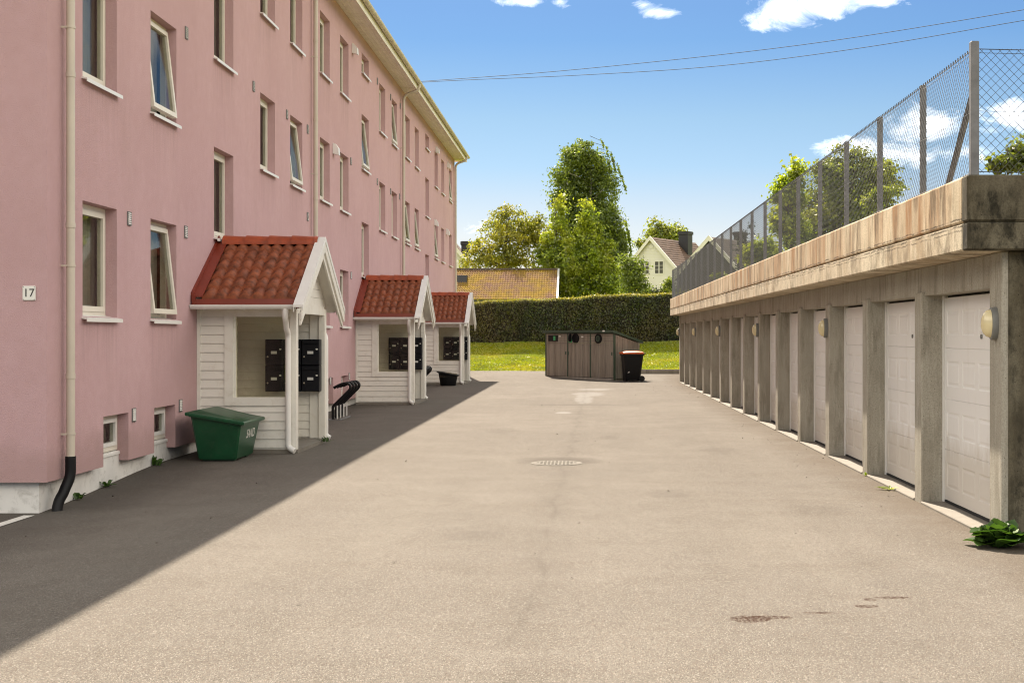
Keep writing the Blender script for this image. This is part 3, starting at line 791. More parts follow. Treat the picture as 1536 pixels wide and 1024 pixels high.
m=MB(); m.bbox(XG+.05,XE,Y0G-.014,Y0G+.25,-.3,ZS-.003,.008); gar(m,'end_wall',M['endwall'])
m=MB(); m.box(XDR+.15,XE,YE-.25,YE-.02,-.3,ZS-.003); m.box(XE-.25,XE,Y0G+.251,YE-.251,-.3,ZS-.003); gar(m,'rear_wall',M['endwall'])
m=MB(); m.box(XDR+1.2,XE-.3,Y0G+.3,YE-.3,-.05,ZS-.05); gar(m,'interior',M['dark_void'])
# parapet: slab edge below, curb above, with a cold joint between
YP0=Y0G-.16; YP1=YE+.05
m=MB(); m.bbox(XP,XP+.16,YP0+.162,YP1,ZJ+.006,ZP,.014); gar(m,'parapet',M['parapet'])
m=MB(); m.bbox(XP,XE+.1,YP0,YP0+.16,ZJ+.006,ZP,.014); gar(m,'parapet',M['endwall'])
m=MB(); m.bbox(XP+.002,XP+.4,YP0+.162,YP1,ZS,ZJ,.012)
yy=YP0+1.9
gar(m,'slab_edge',M['slab_edge'])
m=MB(); m.bbox(XP+.004,XE+.1,YP0+.004,YP0+.16,ZS,ZJ,.012); gar(m,'slab_edge',M['endwall'])
m=MB(); m.box(XP+.02,XE+.05,YP0+.03,YP1-.01,ZS+.012,ZJ+.0045); m.box(XP+.16,XE+.1,YP0+.165,YP1+2.6,ZJ+.005,ZJ+.13)
gar(m,'roof',M['soil'])
# doors
def door_mesh(m,y0,y1,z0,z1,x):
    """sectional door with pressed panels, facing -x"""
    ns=4; w=y1-y0; hs=(z1-z0)/ns; npan=4
    for s in range(ns):
        za=z0+s*hs+.004; zb=z0+(s+1)*hs-.004
        ysl=[y0]; zp=[za+.10*hs/.5+.02,zb-.10*hs/.5-.02]
        mg=.075; gap=.10; pw=(w-2*mg-(npan-1)*gap)/npan
        cells=[(y0+mg+i*(pw+gap),y0+mg+i*(pw+gap)+pw) for i in range(npan)]
        yb=[y0]+[v for c in cells for v in c]+[y1]
        zb_=[za,zp[0],zp[1],zb]
        for i in range(len(yb)-1):
            for j in range(3):
                if i%2==1 and j==1:
                    a,b,c,d=yb[i],yb[i+1],zp[0],zp[1]
                    rings=[(0,0),(.012,.006),(.026,.006),(.044,.001)]
                    pr=[]
                    for (ins,dp) in rings: pr.append([(x+dp,a+ins,c+ins),(x+dp,b-ins,c+ins),(x+dp,b-ins,d-ins),(x+dp,a+ins,d-ins)])
                    vs=[p for r in pr for p in r]; fs=[]
                    for k in range(3):
                        for q in range(4): fs.append((k*4+q,k*4+(q+1)%4,k*4+4+(q+1)%4,k*4+4+q))
                    fs.append((12,13,14,15)); m.add(vs,fs)
                else: m.quad((x,yb[i],zb_[j]),(x,yb[i+1],zb_[j]),(x,yb[i+1],zb_[j+1]),(x,yb[i],zb_[j+1]))
        # rounded section edges
        m.quad((x,y0,za),(x,y1,za),(x+.012,y1,za-.006),(x+.012,y0,za-.006)); m.quad((x,y0,zb),(x+.012,y0,zb+.006),(x+.012,y1,zb+.006),(x,y1,zb))
    m.quad((x+.013,y0,z0),(x+.013,y1,z0),(x+.013,y1,z1),(x+.013,y0,z1))
for i in range(15):
    y0=pier_y[i]+(.34 if i==0 else .29); y1=pier_y[i+1]
    z0,z1=.055,ZL-.002
    m=MB(); door_mesh(m,y0+.02,y1-.06,z0,z1-.02,XDR); d=gar(m,'garage_door',M['door_white'])
    m=MB(); m.box(XDR-.012,XDR+.1,y1-.055,y1-.002,.03,z1); m.box(XDR+.016,XDR+.1,y0+.002,y0+.018,.03,z1); o=gar(m,'door_frame',M['white_metal'],d)
    m=MB(); m.box(XDR-.004,XDR+.03,y0+.02,y1-.06,.032,z0-.004); m.box(XDR+.03,XDR+.06,y0+.02,y1-.056,.03,z1-.005); o=gar(m,'seal',M['rubber'],d)
    m=MB(); m.lathe([(.022,-.012),(.020,-.002),(.02,.0)],(XDR,y0+(y1-y0)*.42,z0+.75*(z1-z0)+.1),12,'x'); gar(m,'lock',M['lamp_base'],d)
    m=MB(); m.bbox(XG-.012,XDR+.12,y0+.003,y1-.003,-.05,.028,.008); gar(m,'threshold',M['threshold'])
# wall lamps on every third pier
lamp0=None
for k,i in enumerate((0,3,6,9,12,15)):
    if lamp0 is None:
        lamp0=thing('wall_lamp','','wall lamp')
        m=MB(); m.lathe([(.10,0),(.10,-.03),(.098,-.045),(.088,-.048)],(0,0,0),28,'x',.78,1.32); o=m.build('housing',M['lamp_base'],lamp0); autosmooth(o,40)
        m=MB(); m.lathe([(.086,-.040),(.086,-.052),(.080,-.078),(.062,-.102),(.035,-.116),(.001,-.121)],(0,0,0),28,'x',.76,1.30); o=m.build('glass_dome',M['lamp_glass'],lamp0); autosmooth(o,60)
        o=lamp0
    else: o=copy_tree(lamp0)
    o.location=(XG-.001,pier_y[i]+.15,1.74)
    o['label']=['oval wall lamp on the corner pier nearest the camera','oval wall lamp on the fourth concrete pier from the near corner','oval wall lamp on the seventh concrete pier from the near corner','oval wall lamp on the tenth concrete pier, third from the far end','oval wall lamp on the thirteenth pier, second from the far end','oval wall lamp on the farthest pier, beside the lawn'][k]
    o['group']='oval wall lamps on the garage piers'

# ------------------------------------------------------------------ chain link fence
XF=XP+.075; YF=YP0+.075; ZF0=ZP-.005; ZF1=3.90
FEN=thing('chain_link_fence','tall grey chain link fence with steel posts along the garage parapet','fence',(XF,YF,ZP))
def fen(m,name,mat): 
    m.v=[(a-XF,b-YF,c-ZP) for a,b,c in m.v]; return m.build(name,mat,FEN)
fpy=[12.68+1.85*i for i in range(19)]
m=MB(); m.bbox(XF-.032,XF+.032,YF-.032,YF+.032,ZF0,ZF1+.04,.006); fen(m,'post',M['steel'])
yend=YP1-.06
for y in [v for v in fpy if v<yend-.4]+[yend]:
    m=MB(); m.box(XF-.005,XF+.045,y-.025,y+.025,ZF0,ZF1+.005); fen(m,'post',M['steel'])
for x in (XF+1.9,XF+3.8,XF+5.6):
    m=MB(); m.box(x-.025,x+.025,YF-.005,YF+.045,ZF0,ZF1+.005); fen(m,'post',M['steel'])
for (a,b) in (((XF+.02,YF+.03,3.62),(XF+.02,YF+.88,ZP)),((XF+.02,yend,3.6),(XF+.02,yend-.95,ZP))):
    m=MB(); m.tube([a,b],.027,4); fen(m,'brace',M['steel'])
def chain(m,L,H0,H1,P,pitch=.072,r=.0016):
    """diamond netting: P(s,z,off) -> point"""
    h=H1-H0
    n=int((L+h)/pitch)
    for k in range(n):
        for sg in (0,1):
            s0=k*pitch-h if sg==0 else k*pitch
            # one straight wire leaning to either side, clipped to the panel
            pts=[]
            for z,s in ((0,s0),(h,s0+h if sg==0 else s0-h)): pts.append((s,z))
            (sa,za),(sb,zb)=pts
            def clip(sv):
                t=(sv-sa)/(sb-sa); return za+(zb-za)*t
            lo,hi=min(sa,sb),max(sa,sb)
            if hi<=0 or lo>=L: continue
            if sa<0: za=clip(0); sa=0
            elif sa>L: za=clip(L); sa=L
            if sb<0: zb=(pts[0][1]+(pts[1][1]-pts[0][1])*((0-pts[0][0])/(pts[1][0]-pts[0][0]))); sb=0
            elif sb>L: zb=(pts[0][1]+(pts[1][1]-pts[0][1])*((L-pts[0][0])/(pts[1][0]-pts[0][0]))); sb=L
            if abs(sb-sa)<.02: continue
            ds,dz=(sb-sa),(zb-za); l=math.hypot(ds,dz); ns,nz=-dz/l*r,ds/l*r
            vs=[]
            off=.003 if sg else -.003
            for (s,z) in ((sa,za),(sb,zb)):
                vs+=[P(s+ns,H0+z+nz,off),P(s-ns,H0+z-nz,off-r*.9),P(s-ns,H0+z-nz,off+r*.9)]
            m.add(vs,[(0,1,4,3),(1,2,5,4),(2,0,3,5)])
LF=yend-YF
m=MB(); chain(m,LF,ZP+.02,ZF1-.02,lambda s,z,o:(XF-.012+o,YF+s,z)); o=m; 
chain(m,6,ZP+.02,ZF1-.02,lambda s,z,o:(XF+s,YF-.012+o,z))
fen(m,'netting',M['wire'])
m=MB()
for z,r in ((ZF1-.02,.0035),(ZF1-.05,.002),(ZP+.03,.003),((ZP+ZF1)/2,.0016)):
    pts=[(XF-.012,YF+s,z-.012*abs(math.sin(PI*(YF+s-12.68)/1.85))) for s in np.arange(0,LF,.4)]
    m.tube(pts,r,4); m.tube([(XF+s,YF-.012,z-.015*abs(math.sin(PI*s/1.9))) for s in np.arange(0,6,.3)],r,4)
# the twisted barbs along the top edge
for k in range(int(LF/.072)):
    y=YF+k*.072
    if y>34: break
    m.box(XF-.016,XF-.008,y-.004,y+.004,ZF1-.03,ZF1-.005)
fen(m,'tension_wire',M['wire'])

# ------------------------------------------------------------------ green grit bin
t=thing('grit_bin','green glassfibre grit bin lettered SAND beside the nearest porch','grit bin',(-5.12,18.16,gz(-4.8,18.6)))
L_,D_=1.08,.66
m=MB()
def ringz(z,i,top): return [(i,i,z),(D_-i,i,z),(D_-i,L_-i,z),(i,L_-i,z)]
# body tapers to the foot, rim slopes down to the front
lev=[(.02,.075,.075),(.05,.07,.07),(.63,.0,.0)]
vs=[]
def bin_ring(f,i):   # f 0..1 up the body
    zb=.03+f*.60; zf=.03+f*.475
    b=.022
    return [(i+b,i,zb),(D_-i-b,i,zf),(D_-i,i+b,zf),(D_-i,L_-i-b,zf),(D_-i-b,L_-i,zf),(i+b,L_-i,zb),(i,L_-i-b,zb),(i,i+b,zb)]
rings=[bin_ring(0,.085),bin_ring(.04,.078),bin_ring(.5,.04),bin_ring(.92,.004),bin_ring(.925,-.012),bin_ring(1,-.016)]
vs=[p for r in rings for p in r]; fs=[tuple(range(7,-1,-1)),tuple(range(40,48))]
for k in range(5):
    for q in range(8): fs.append((k*8+q,k*8+(q+1)%8,k*8+8+(q+1)%8,k*8+8+q))
m.add(vs,fs)
for yy in (.16,L_-.3): m.box(.12,D_-.12,yy,yy+.14,-.035,.032)
b=m.build('body',M['green_bin'],t); autosmooth(b,40)
m=MB()
def lid_ring(i,dz):
    return [(i,i,.635+dz),(D_-i,i,.51+dz),(D_-i,L_-i,.51+dz),(i,L_-i,.635+dz)]
rings=[lid_ring(-.05,-.03),lid_ring(-.055,.0),lid_ring(-.045,.014),lid_ring(.0,.02),lid_ring(.05,.034),lid_ring(.10,.04)]
vs=[p for r in rings for p in r]; fs=[(3,2,1,0),(20,21,22,23)]
for k in range(5):
    for q in range(4): fs.append((k*4+q,k*4+(q+1)%4,k*4+4+(q+1)%4,k*4+4+q))
m.add(vs,fs); o=m.build('lid',M['green_bin'],t); autosmooth(o,30)
me=text_mesh('SAND',.17,.0006); me.materials.append(M['plate_white']); o=bpy.data.objects.new('lettering',me); COL.objects.link(o); o.parent=b
tl=math.atan2(.08,.5); o.rotation_euler=(PI/2+tl,0,PI/2); o.location=(D_-.026,L_*.60,.33)

# ------------------------------------------------------------------ bike racks
def make_rack():
    t=thing('bike_rack','','bike rack')
    m=MB(); 
    for x in (-.11,.16): m.box(x,x+.04,-.75,.75,.0,.03)
    m.box(-.11,.20,-.74,-.69,-.001,.012)
    m.build('base_rail',M['steel'],t)
    for k in range(4):
        y=-.66+k*.44
        m=MB()
        pts=[(0,y,.03),(0,y,.27)]+arcpts((0,y,.30),(0,y,.34),(.03,y,.37),5)+[(.34,y,.68)]+arcpts((.38,y,.72),(.48,y,.84),(.36,y,.90),8)+arcpts((.30,y,.905),(.2,y,.90),(.02,y,.79),4)
        m.tube(pts,.034,10); o=m.build('hoop',M['black_metal'],t); autosmooth(o,50)
        m=MB(); m.box(.085,.115,y+.045,y+.065,.03,.36); m.build('stay',M['white_metal'],o)
    return t
rk=make_rack(); rk.scale=(.8,.8,.79); rk.location=(-4.86,27.55,gz(-4.8,27.4)); tag(rk,'black curved bike rack standing between the nearest and middle porches',None,'black bike racks by the pink wall')
r2=copy_tree(rk); r2.location=(-4.86,40.7,gz(-4.8,40.7)); tag(r2,'black curved bike rack mostly hidden behind the middle porch')

# ------------------------------------------------------------------ black bucket by the far porch
t=thing('plastic_bucket','black plastic tub with slanted rim standing against the farthest porch','bucket',(-4.42,45.3,gz(-4.4,45.3)))
m=MB(); n=28; vs=[]
def rim(r,h,tilt): return [(r*math.cos(2*PI*k/n),r*.9*math.sin(2*PI*k/n),h-tilt*math.cos(2*PI*k/n)) for k in range(n)]
prof=[(.23,0,0),(.25,.02,0),(.31,.36,.05),(.315,.36,.055),(.37,.38,.06),(.375,.41,.06),(.36,.42,.06),(.32,.40,.06),(.24,.12,0)]
for r,h,tl in prof: vs+=rim(r,h,tl)
fs=[]
for i in range(len(prof)-1):
    for k in range(n): fs.append((i*n+k,i*n+(k+1)%n,(i+1)*n+(k+1)%n,(i+1)*n+k))
fs.append(tuple(range(n-1,-1,-1))); fs.append(tuple(range((len(prof)-1)*n,len(prof)*n)))
m.add(vs,fs); o=m.build('tub',M['black_plastic'],t); autosmooth(o,50)
m=MB(); m.lathe([(.30,-.12),(.29,-.03),(.001,.02)],(0,0,.42),24,sy=.9); m.build('grit',M['soil'],t)

# ------------------------------------------------------------------ recycling shelter
PL=Vector((-1.464,53.0)); PR=Vector((1.048,50.0))
ang=math.atan2(PR.y-PL.y,PR.x-PL.x); LW=(PR-PL).length; DP=1.25; ZB=.0
REC=thing('recycling_shelter','low weathered wooden recycling shelter with green trim and round hatches','recycling shelter',(PL.x,PL.y,.05),ang)
HF=1.68; HB=1.34
bw=LW/3
m=MB()
m.box(.02,LW-.02,.05,DP,-.15,.02)
m.build('floor',M['boards'],REC)
for k in range(3):
    m=MB(); x0=k*bw+.03; x1=(k+1)*bw-.03; nb=9; w=(x1-x0)/nb
    for i in range(nb):
        dd=.006*((i*7)%3); m.box(x0+i*w+.004,x0+(i+1)*w-.004,-.002-dd,.03,.06,1.24)
    d=m.build('door',M['boards'],REC)
    m=MB(); m.box((x0 if k%2 else x1-.09),(x0+.05 if k%2 else x1-.04),-.03,-.016,.86,.98); m.build('handle',M['green_paint'],d)
    m=MB()
    for i in range(4): m.box(x0,x1,-.004,.03,1.30+i*.085,1.30+(i+1)*.085-.006)
    m.box(x0,x1,-.012,.03,1.245,1.295)
    p=m.build('hatch_panel',M['boards'],REC)
for x in (0,bw,2*bw,LW):
    m=MB(); m.box(x-.028,x+.028,-.014,.05,.0,1.66); m.build('corner_trim',M['green_paint'],REC)
for xx in (0,LW):
    m=MB(); nb=14; w=(DP-.1)/nb
    for i in range(nb):
        y=.055+i*w; dd=.006*((i*5)%3); zt=HF-.04-(HF-HB)*(y/DP)
        m.box(xx-.02-dd,xx+.02+dd,y+.004,y+w-.004,.03,zt-.03)
    m.build('side_wall',M['boards'],REC)
m=MB(); m.box(.03,LW-.03,DP-.05,DP,.0,HB-.07); m.build('back_wall',M['boards'],REC)
m=MB(); 
m.prism([(-.10,HF),(DP+.1,HF-(HF-HB)*(DP+.2)/DP),(DP+.1,HF-(HF-HB)*(DP+.2)/DP+.085),(-.10,HF+.085)],'x',-.08,LW+.08)
m.build('roof',M['green_paint'],REC)
m=MB(); m.prism([(-.32,-.06),(-.02,-.04),(-.02,.045),(-.3,-.035)],'x',.0,LW); m.build('ramp',M['boards'],REC)
# hatches
m=MB(); m.box(.2,.72,-.05,-.005,1.36,1.58); h=m.build('slot_hatch',M['black_plastic'],REC)
m=MB(); m.box(.51,.63,-.054,-.0505,1.39,1.55); m.build('sticker',M['light_green'],h)
def disc(x,z,r,y0=-.06): 
    m=MB(); m.lathe([(r,0),(r,y0),(r*.86,y0),(r*.82,y0+.03),(.001,y0+.03)],(x,-.003,z),26,'y'); return m
h=disc(bw+.5,1.47,.17,-.07).build('round_hatch',M['black_plastic'],REC)
m=MB(); m.lathe([(.15,0),(.16,-.02),(.001,-.025)],(0,0,0),24,'y'); o=m.build('hatch_lid',M['black_plastic'],REC); o.location=(bw+.27,-.10,1.49); o.rotation_euler=(0,0,math.radians(-62))
m=MB(); m.add([(bw+.04,-.0065,1.31),(bw+.25,-.0065,1.31),(bw+.25,-.0065,1.45),(bw+.12,-.0065,1.45)],[(0,1,2,3)]); o=m.build('sticker',M['light_green'],REC,fix=False)
m=MB(); m.add([(bw+.09,-.009,1.33),(bw+.16,-.009,1.33),(bw+.125,-.009,1.43)],[(0,1,2)]); m.build('sticker',M['plate_white'],REC,fix=False)
h=disc(2*bw+.48,1.46,.17).build('round_hatch',M['black_plastic'],REC)
m=MB(); m.lathe([(.115,-.062),(.10,-.066),(.08,-.062)],(2*bw+.48,0,1.46),24,'y'); m.build('ring',M['green_paint'],h)
for x,z in ((.78,1.52),(bw+.80,1.50),(2*bw+.80,HF+.03)):
    m=MB(); m.box(x,x+.11,-.112 if z>1.6 else -.012,-.101 if z>1.6 else -.005,z,z+.05); m.build('small_plate',M['plate_white'],REC)

# ------------------------------------------------------------------ wheelie bin
t=thing('wheelie_bin','black wheelie bin with orange lid beside the wooden recycling shelter','wheelie bin',(1.68,49.6,gz(1.7,49.6)+.0),math.radians(12))
m=MB(); 
def rr(x0,x1,y0,y1,z,b=.05): return [(x0+b,y0,z),(x1-b,y0,z),(x1,y0+b,z),(x1,y1-b,z),(x1-b,y1,z),(x0+b,y1,z),(x0,y1-b,z),(x0,y0+b,z)]
rings=[rr(-.27,.24,-.23,.23,.04),rr(-.28,.25,-.24,.24,.07),rr(-.35,.35,-.29,.29,.90),rr(-.385,.385,-.31,.31,.905),rr(-.385,.385,-.31,.31,.965)]
vs=[p for r in rings for p in r]; fs=[tuple(range(7,-1,-1)),tuple(range(32,40))]
for k in range(4):
    for q in range(8): fs.append((k*8+q,k*8+(q+1)%8,k*8+8+(q+1)%8,k*8+8+q))
m.add(vs,fs); m.box(-.29,-.20,-.2,.2,-.0,.045)
body=m.build('body',M['black_plastic'],t); autosmooth(body,40)
m=MB(); rings=[rr(-.41,.37,-.325,.325,.968),rr(-.415,.375,-.33,.33,.985),rr(-.40,.36,-.32,.32,1.02),rr(-.33,.30,-.25,.25,1.055),rr(-.2,.18,-.14,.14,1.065)]
vs=[p for r in rings for p in r]; fs=[tuple(range(7,-1,-1)),tuple(range(32,40))]
for k in range(4):
    for q in range(8): fs.append((k*8+q,k*8+(q+1)%8,k*8+8+(q+1)%8,k*8+8+q))
m.add(vs,fs); lid=m.build('lid',M['orange'],t); autosmooth(lid,40)
m=MB(); m.tube([(.43,-.25,.97),(.43,.25,.97)],.016,8)
for y in (-.2,.2): m.box(.36,.43,y-.015,y+.015,.955,.985)
m.build('handle',M['black_plastic'],t)
for y in (-.30,.25):
    m=MB(); m.lathe([(.04,0),(.10,.0),(.10,.05),(.04,.05)],(.29,y,.10),20,'y'); w=m.build('wheel',M['rubber'],t); autosmooth(w,40)
m=MB(); m.add([(-.24,-.262,.30),(-.17,-.264,.31),(-.16,-.2655,.36),(-.20,-.2645,.335)],[(0,1,2,3)]); 
m.v=[(a,b-.012,c) for a,b,c in m.v]; m.build('emblem',M['plate_white'],t,fix=False)
m=MB(); m.add([(-.36,-.23,.9675+.058),(.25,-.25,1.0595),(.2,-.10,1.067),(-.1,.0,1.068)],[(0,1,2,3)])

# ------------------------------------------------------------------ leaves
def leaf_mesh(name,P,N,size,mat,parent=None,aspect=.6,shape='rhomb'):
    """P: (n,3) centres, N: (n,3) facing, size: (n,)"""
    n=len(P); N=N/np.maximum(np.linalg.norm(N,axis=1,keepdims=True),1e-6)
    R=RNG.normal(size=(n,3)); U=np.cross(N,R); U/=np.maximum(np.linalg.norm(U,axis=1,keepdims=True),1e-6); V=np.cross(N,U)
    s=size[:,None]
    a=P-U*s*.5; b=P+V*s*aspect*.5+N*s*.08; c=P+U*s*.5; d=P-V*s*aspect*.5+N*s*.08
    co=np.stack([a,b,c,d],1).reshape(-1,3)
    me=bpy.data.meshes.new(name); me.vertices.add(4*n); me.vertices.foreach_set('co',co.ravel())
    me.loops.add(4*n); me.loops.foreach_set('vertex_index',np.arange(4*n,dtype=np.int32))
    me.polygons.add(n); me.polygons.foreach_set('loop_start',np.arange(0,4*n,4,dtype=np.int32)); me.polygons.foreach_set('loop_total',np.full(n,4,dtype=np.int32))
    me.materials.append(mat); me.update(); me.validate()
    o=bpy.data.objects.new(name,me); COL.objects.link(o)
    if parent: o.parent=parent
    return o
def crown_points(clumps,n,sub=.32,fill=.35,droop=0,seed=0,flat=.6,per=26):
    r=np.random.default_rng(seed)
    C=np.array([c[:3] for c in clumps],float); R=np.array([c[3:6] for c in clumps],float)
    w=(R[:,0]*R[:,1]+R[:,0]*R[:,2]+R[:,1]*R[:,2]); w/=w.sum()
    nt=max(4,n//per)
    idx=r.choice(len(clumps),nt,p=w)
    d=r.normal(size=(nt,3)); d/=np.linalg.norm(d,axis=1,keepdims=True)
    rad=np.where(r.random(nt)<fill,r.uniform(.25,.8,nt),r.uniform(.8,1.12,nt))
    T=C[idx]+d*R[idx]*rad[:,None]
    k=np.repeat(np.arange(nt),per)
    off=r.normal(size=(len(k),3))*sub*np.array([1,1,flat])*(.6+.8*r.random(nt))[k][:,None]
    off[:,2]-=droop*np.abs(off[:,2])*2
    P=T[k]+off
    N=d[k]*.6+r.normal(size=P.shape)*.7+np.array([0,0,.45])
    return P,N,T,idx
def make_tree(name,label,cat,base,clumps,n,leaf,mat,bark,trunk_r,sub=.3,fill=.35,droop=0,group=None,seed=0,limbs=True,flat=.6,per=26,aspect=.6,trunk_top=None):
    t=thing(name,label,cat,base,0,group)
    P,N,T,idx=crown_points(clumps,n,sub,fill,droop,seed,flat,per)
    r=np.random.default_rng(seed+5)
    leaf_mesh('crown',P,N,leaf*(.65+.7*r.random(len(P))),mat,t,aspect)
    if trunk_r:
        zs=[c[2] for c in clumps]; top=trunk_top or (max(zs)*.95)
        m=MB(); rr_=random.Random(seed)
        cx=np.mean([c[0] for c in clumps]); cy=np.mean([c[1] for c in clumps])
        spine=[]
        for i in range(7):
            f=i/6; spine.append((cx*f+rr_.uniform(-.06,.06)*(i>0),cy*f+rr_.uniform(-.06,.06)*(i>0),-.15+f*(top+.15)))
        m.tube(spine,[trunk_r*(1.15-.95*i/6) for i in range(7)],8)
        m.build('trunk',bark,t,smooth=True)
        if limbs:
            m=MB()
            for j,c in enumerate(clumps):
                zt=max(.3,c[2]-max(.5,c[5]*1.1)); f=min(.95,zt/top)
                a=Vector(spine[0]).lerp(Vector(spine[-1]),f); e=Vector((c[0],c[1],c[2]+c[5]*.3))
                mid=a.lerp(e,.5)+Vector((0,0,.12))
                m.tube([a,mid,e],[trunk_r*.42*(1-f*.5),trunk_r*.26*(1-f*.4),trunk_r*.08],5)
            # twigs to the leaf clusters
            sel=r.choice(len(T),min(len(T),160),replace=False)
            for q in sel:
                c=Vector(C3(clumps[idx[q]])); e=Vector(T[q]); m.tube([c,e],[trunk_r*.07,trunk_r*.03],3,cap=False)
            m.build('limb',bark,t,smooth=True)
    return t
def C3(c): return c[:3]
def PX(px,py,Y): return ((px-VX)*Y/F, Y, HC+(VY-py)*Y/F)
def clumps_px(base,Y,items,depth=.8,seed=3):
    """items: (px,py,rx_px,ry_px[,dy]) -> ellipsoid clumps relative to base, with their own depths"""
    rr_=random.Random(seed); out=[]
    for it in items:
        px,py,rx,ry=it[:4]; dy=it[4] if len(it)>4 else rr_.uniform(-1,1)*depth
        x,_,z=PX(px,py,Y); out.append((x-base[0],dy,z-base[2],rx*Y/F,max(rx,ry*.6)*Y/F,ry*Y/F))
    return out
# clipped hedge
HY=67.5
HG=thing('hedge','long tall clipped hedge with yellow green top behind the lawn','hedge',(0,HY,1.2))
x0,x1=-15,13
def htop(x): return 3.16+.049*(x+5.5)+.03*math.sin(x*1.3)+.02*math.sin(x*3.7)
m=MB(); n=60; vs=[]
for i in range(n+1):
    x=x0+(x1-x0)*i/n; zt=htop(x)-.08; zb=H(x,HY)-.1
    vs+=[(x,.10,zb-1.2),(x,.07,zt-1.2),(x,1.25,zt-1.2),(x,1.25,zb-1.2)]
m.add(vs,[(4*i+a,4*i+4+a,4*i+4+(a+1)%4,4*i+(a+1)%4) for i in range(n) for a in range(4)]+[(0,1,2,3),(4*n+3,4*n+2,4*n+1,4*n)])
m.build('stems',M['hedge_core'],HG)
nf=46000; X=RNG.uniform(x0,x1,nf); zb=np.array([H(a,HY) for a in X]); zt=np.array([htop(a) for a in X])
Zf=zb+RNG.random(nf)*(zt-zb)
bul=.05*np.sin(X*2.1+Zf*1.7)+.03*np.sin(X*5.3-Zf*4)
Pf=np.stack([X,.02+bul+RNG.normal(size=nf)*.06,Zf-1.2],1); Nf=np.stack([RNG.normal(size=nf)*.6,-1+RNG.normal(size=nf)*.5,.25+RNG.normal(size=nf)*.6],1)
nt=30000; X2=RNG.uniform(x0,x1,nt); zt2=np.array([htop(a) for a in X2])
Pt=np.stack([X2,RNG.uniform(0,1.3,nt),zt2-1.2+RNG.normal(size=nt)*.035+.015],1); Nt=np.stack([RNG.normal(size=nt)*.6,RNG.normal(size=nt)*.6,np.ones(nt)],1)
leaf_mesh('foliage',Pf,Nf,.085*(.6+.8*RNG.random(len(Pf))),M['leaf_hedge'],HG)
sh=1400; Xs=RNG.uniform(x0,x1,sh); Ps=np.stack([Xs,RNG.uniform(-.05,1.3,sh),np.array([htop(a) for a in Xs])-1.2+np.abs(RNG.normal(size=sh))*.09],1)
Pt=np.concatenate([Pt,Ps]); Nt=np.concatenate([Nt,RNG.normal(size=(sh,3))])
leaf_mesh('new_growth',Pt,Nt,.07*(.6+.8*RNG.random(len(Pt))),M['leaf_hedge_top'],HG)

# trees
b=(PX(765,0,102)[0],102,H(-4.7,102))
make_tree('maple_tree','rounded yellow green maple with gaps of sky above the mossy roof','tree',b,clumps_px(b,102,[(765,330,24,18),(742,348,26,18),(790,345,24,18),(766,362,36,18),(728,372,20,14),(805,365,16,20),(716,388,16,14),(745,392,30,14),(780,392,32,16),(808,335,9,10),(712,368,7,7),(818,345,10,12),(700,392,8,10)],1.1,1),12500,.20,M['leaf_gold'],M['bark'],.17,sub=.24,fill=.25,seed=21,per=34)
b=(PX(886,0,104)[0],104,H(.4,104))
BY=104
birch=make_tree('birch_tree','tallest birch with drooping twigs rising behind the bright green trees','tree',b,clumps_px(b,BY,[(869,214,5,9),(863,228,12,12),(880,228,9,13),(862,240,18,14),(846,262,15,16),(880,262,26,24),(905,258,14,20),(846,290,18,22),(872,298,26,26),(903,295,20,28),(850,325,16,20),(890,335,34,30),(915,340,18,30),(905,378,32,30),(925,395,20,34),(880,385,34,34),(930,425,18,22),(900,425,40,26),(855,370,20,30),(835,300,9,14),(838,262,10,10),(915,285,10,16),(925,365,14,22),(935,408,12,24),(890,245,16,16)],1.4,2),62000,.19,M['leaf_birch'],M['birch_bark'],.2,sub=.25,fill=.25,seed=22,droop=.25,per=36)
# hanging birch twigs on its right side
pts=[];nn=[]
m=MB(); rr_=random.Random(4)
strands=[(903,212,10,3),(909,220,14,3),(916,228,16,4),(919,236,26,5),(926,246,22,6),(932,262,26,7),(913,240,20,2),(938,330,34,6),(943,345,60,5),(938,350,70,3),(945,380,60,1),(934,372,60,6),(928,360,50,8)]
for (px,py,ln,dx) in strands:
    a=Vector(PX(px,py,BY))-Vector(b); e=Vector(PX(px+dx,py+ln,BY))-Vector(b); s0=a+Vector((-.9,rr_.uniform(-.6,.6),.35))
    m=MB(); m.tube([s0,a,e],[.02,.012,.006],4); m.build('twig',M['bark'],birch)
    for q in range(int(ln*2.2)):
        p=a.lerp(e,rr_.random()); pts.append((p.x+rr_.gauss(0,.045),p.y+rr_.gauss(0,.05),p.z+rr_.gauss(0,.06))); nn.append((rr_.gauss(0,1),-1,rr_.gauss(0,.5)))
leaf_mesh('hanging_twigs',np.array(pts),np.array(nn),.19*np.ones(len(pts)),M['leaf_birch'],birch)
b=(PX(840,0,99)[0],99,H(-1.3,99))
make_tree('maple_tree','slim bright green spire shaped maple beside the mossy roof, left of its twin','tree',b,clumps_px(b,99,[(842,306,7,14),(840,330,11,20),(836,358,17,24),(834,388,25,24),(826,415,22,24),(850,395,18,26),(840,430,28,22),(815,380,8,10),(822,360,8,10)],.9,3),15000,.19,M['leaf_maple'],M['bark'],.11,sub=.22,fill=.3,seed=23,per=36)
b=(PX(884,0,97)[0],97,H(.2,97))
make_tree('maple_tree','broad bright green maple with pointed top in front of the birch','tree',b,clumps_px(b,97,[(879,306,7,14),(878,330,13,20),(884,355,19,24),(880,385,26,26),(862,400,18,22),(905,370,10,14),(898,400,22,22),(915,412,16,18),(882,425,36,22),(920,430,18,18),(862,430,20,20),(858,370,9,16)],1.,4),19000,.19,M['leaf_maple'],M['bark'],.12,sub=.22,fill=.3,seed=24,per=36)
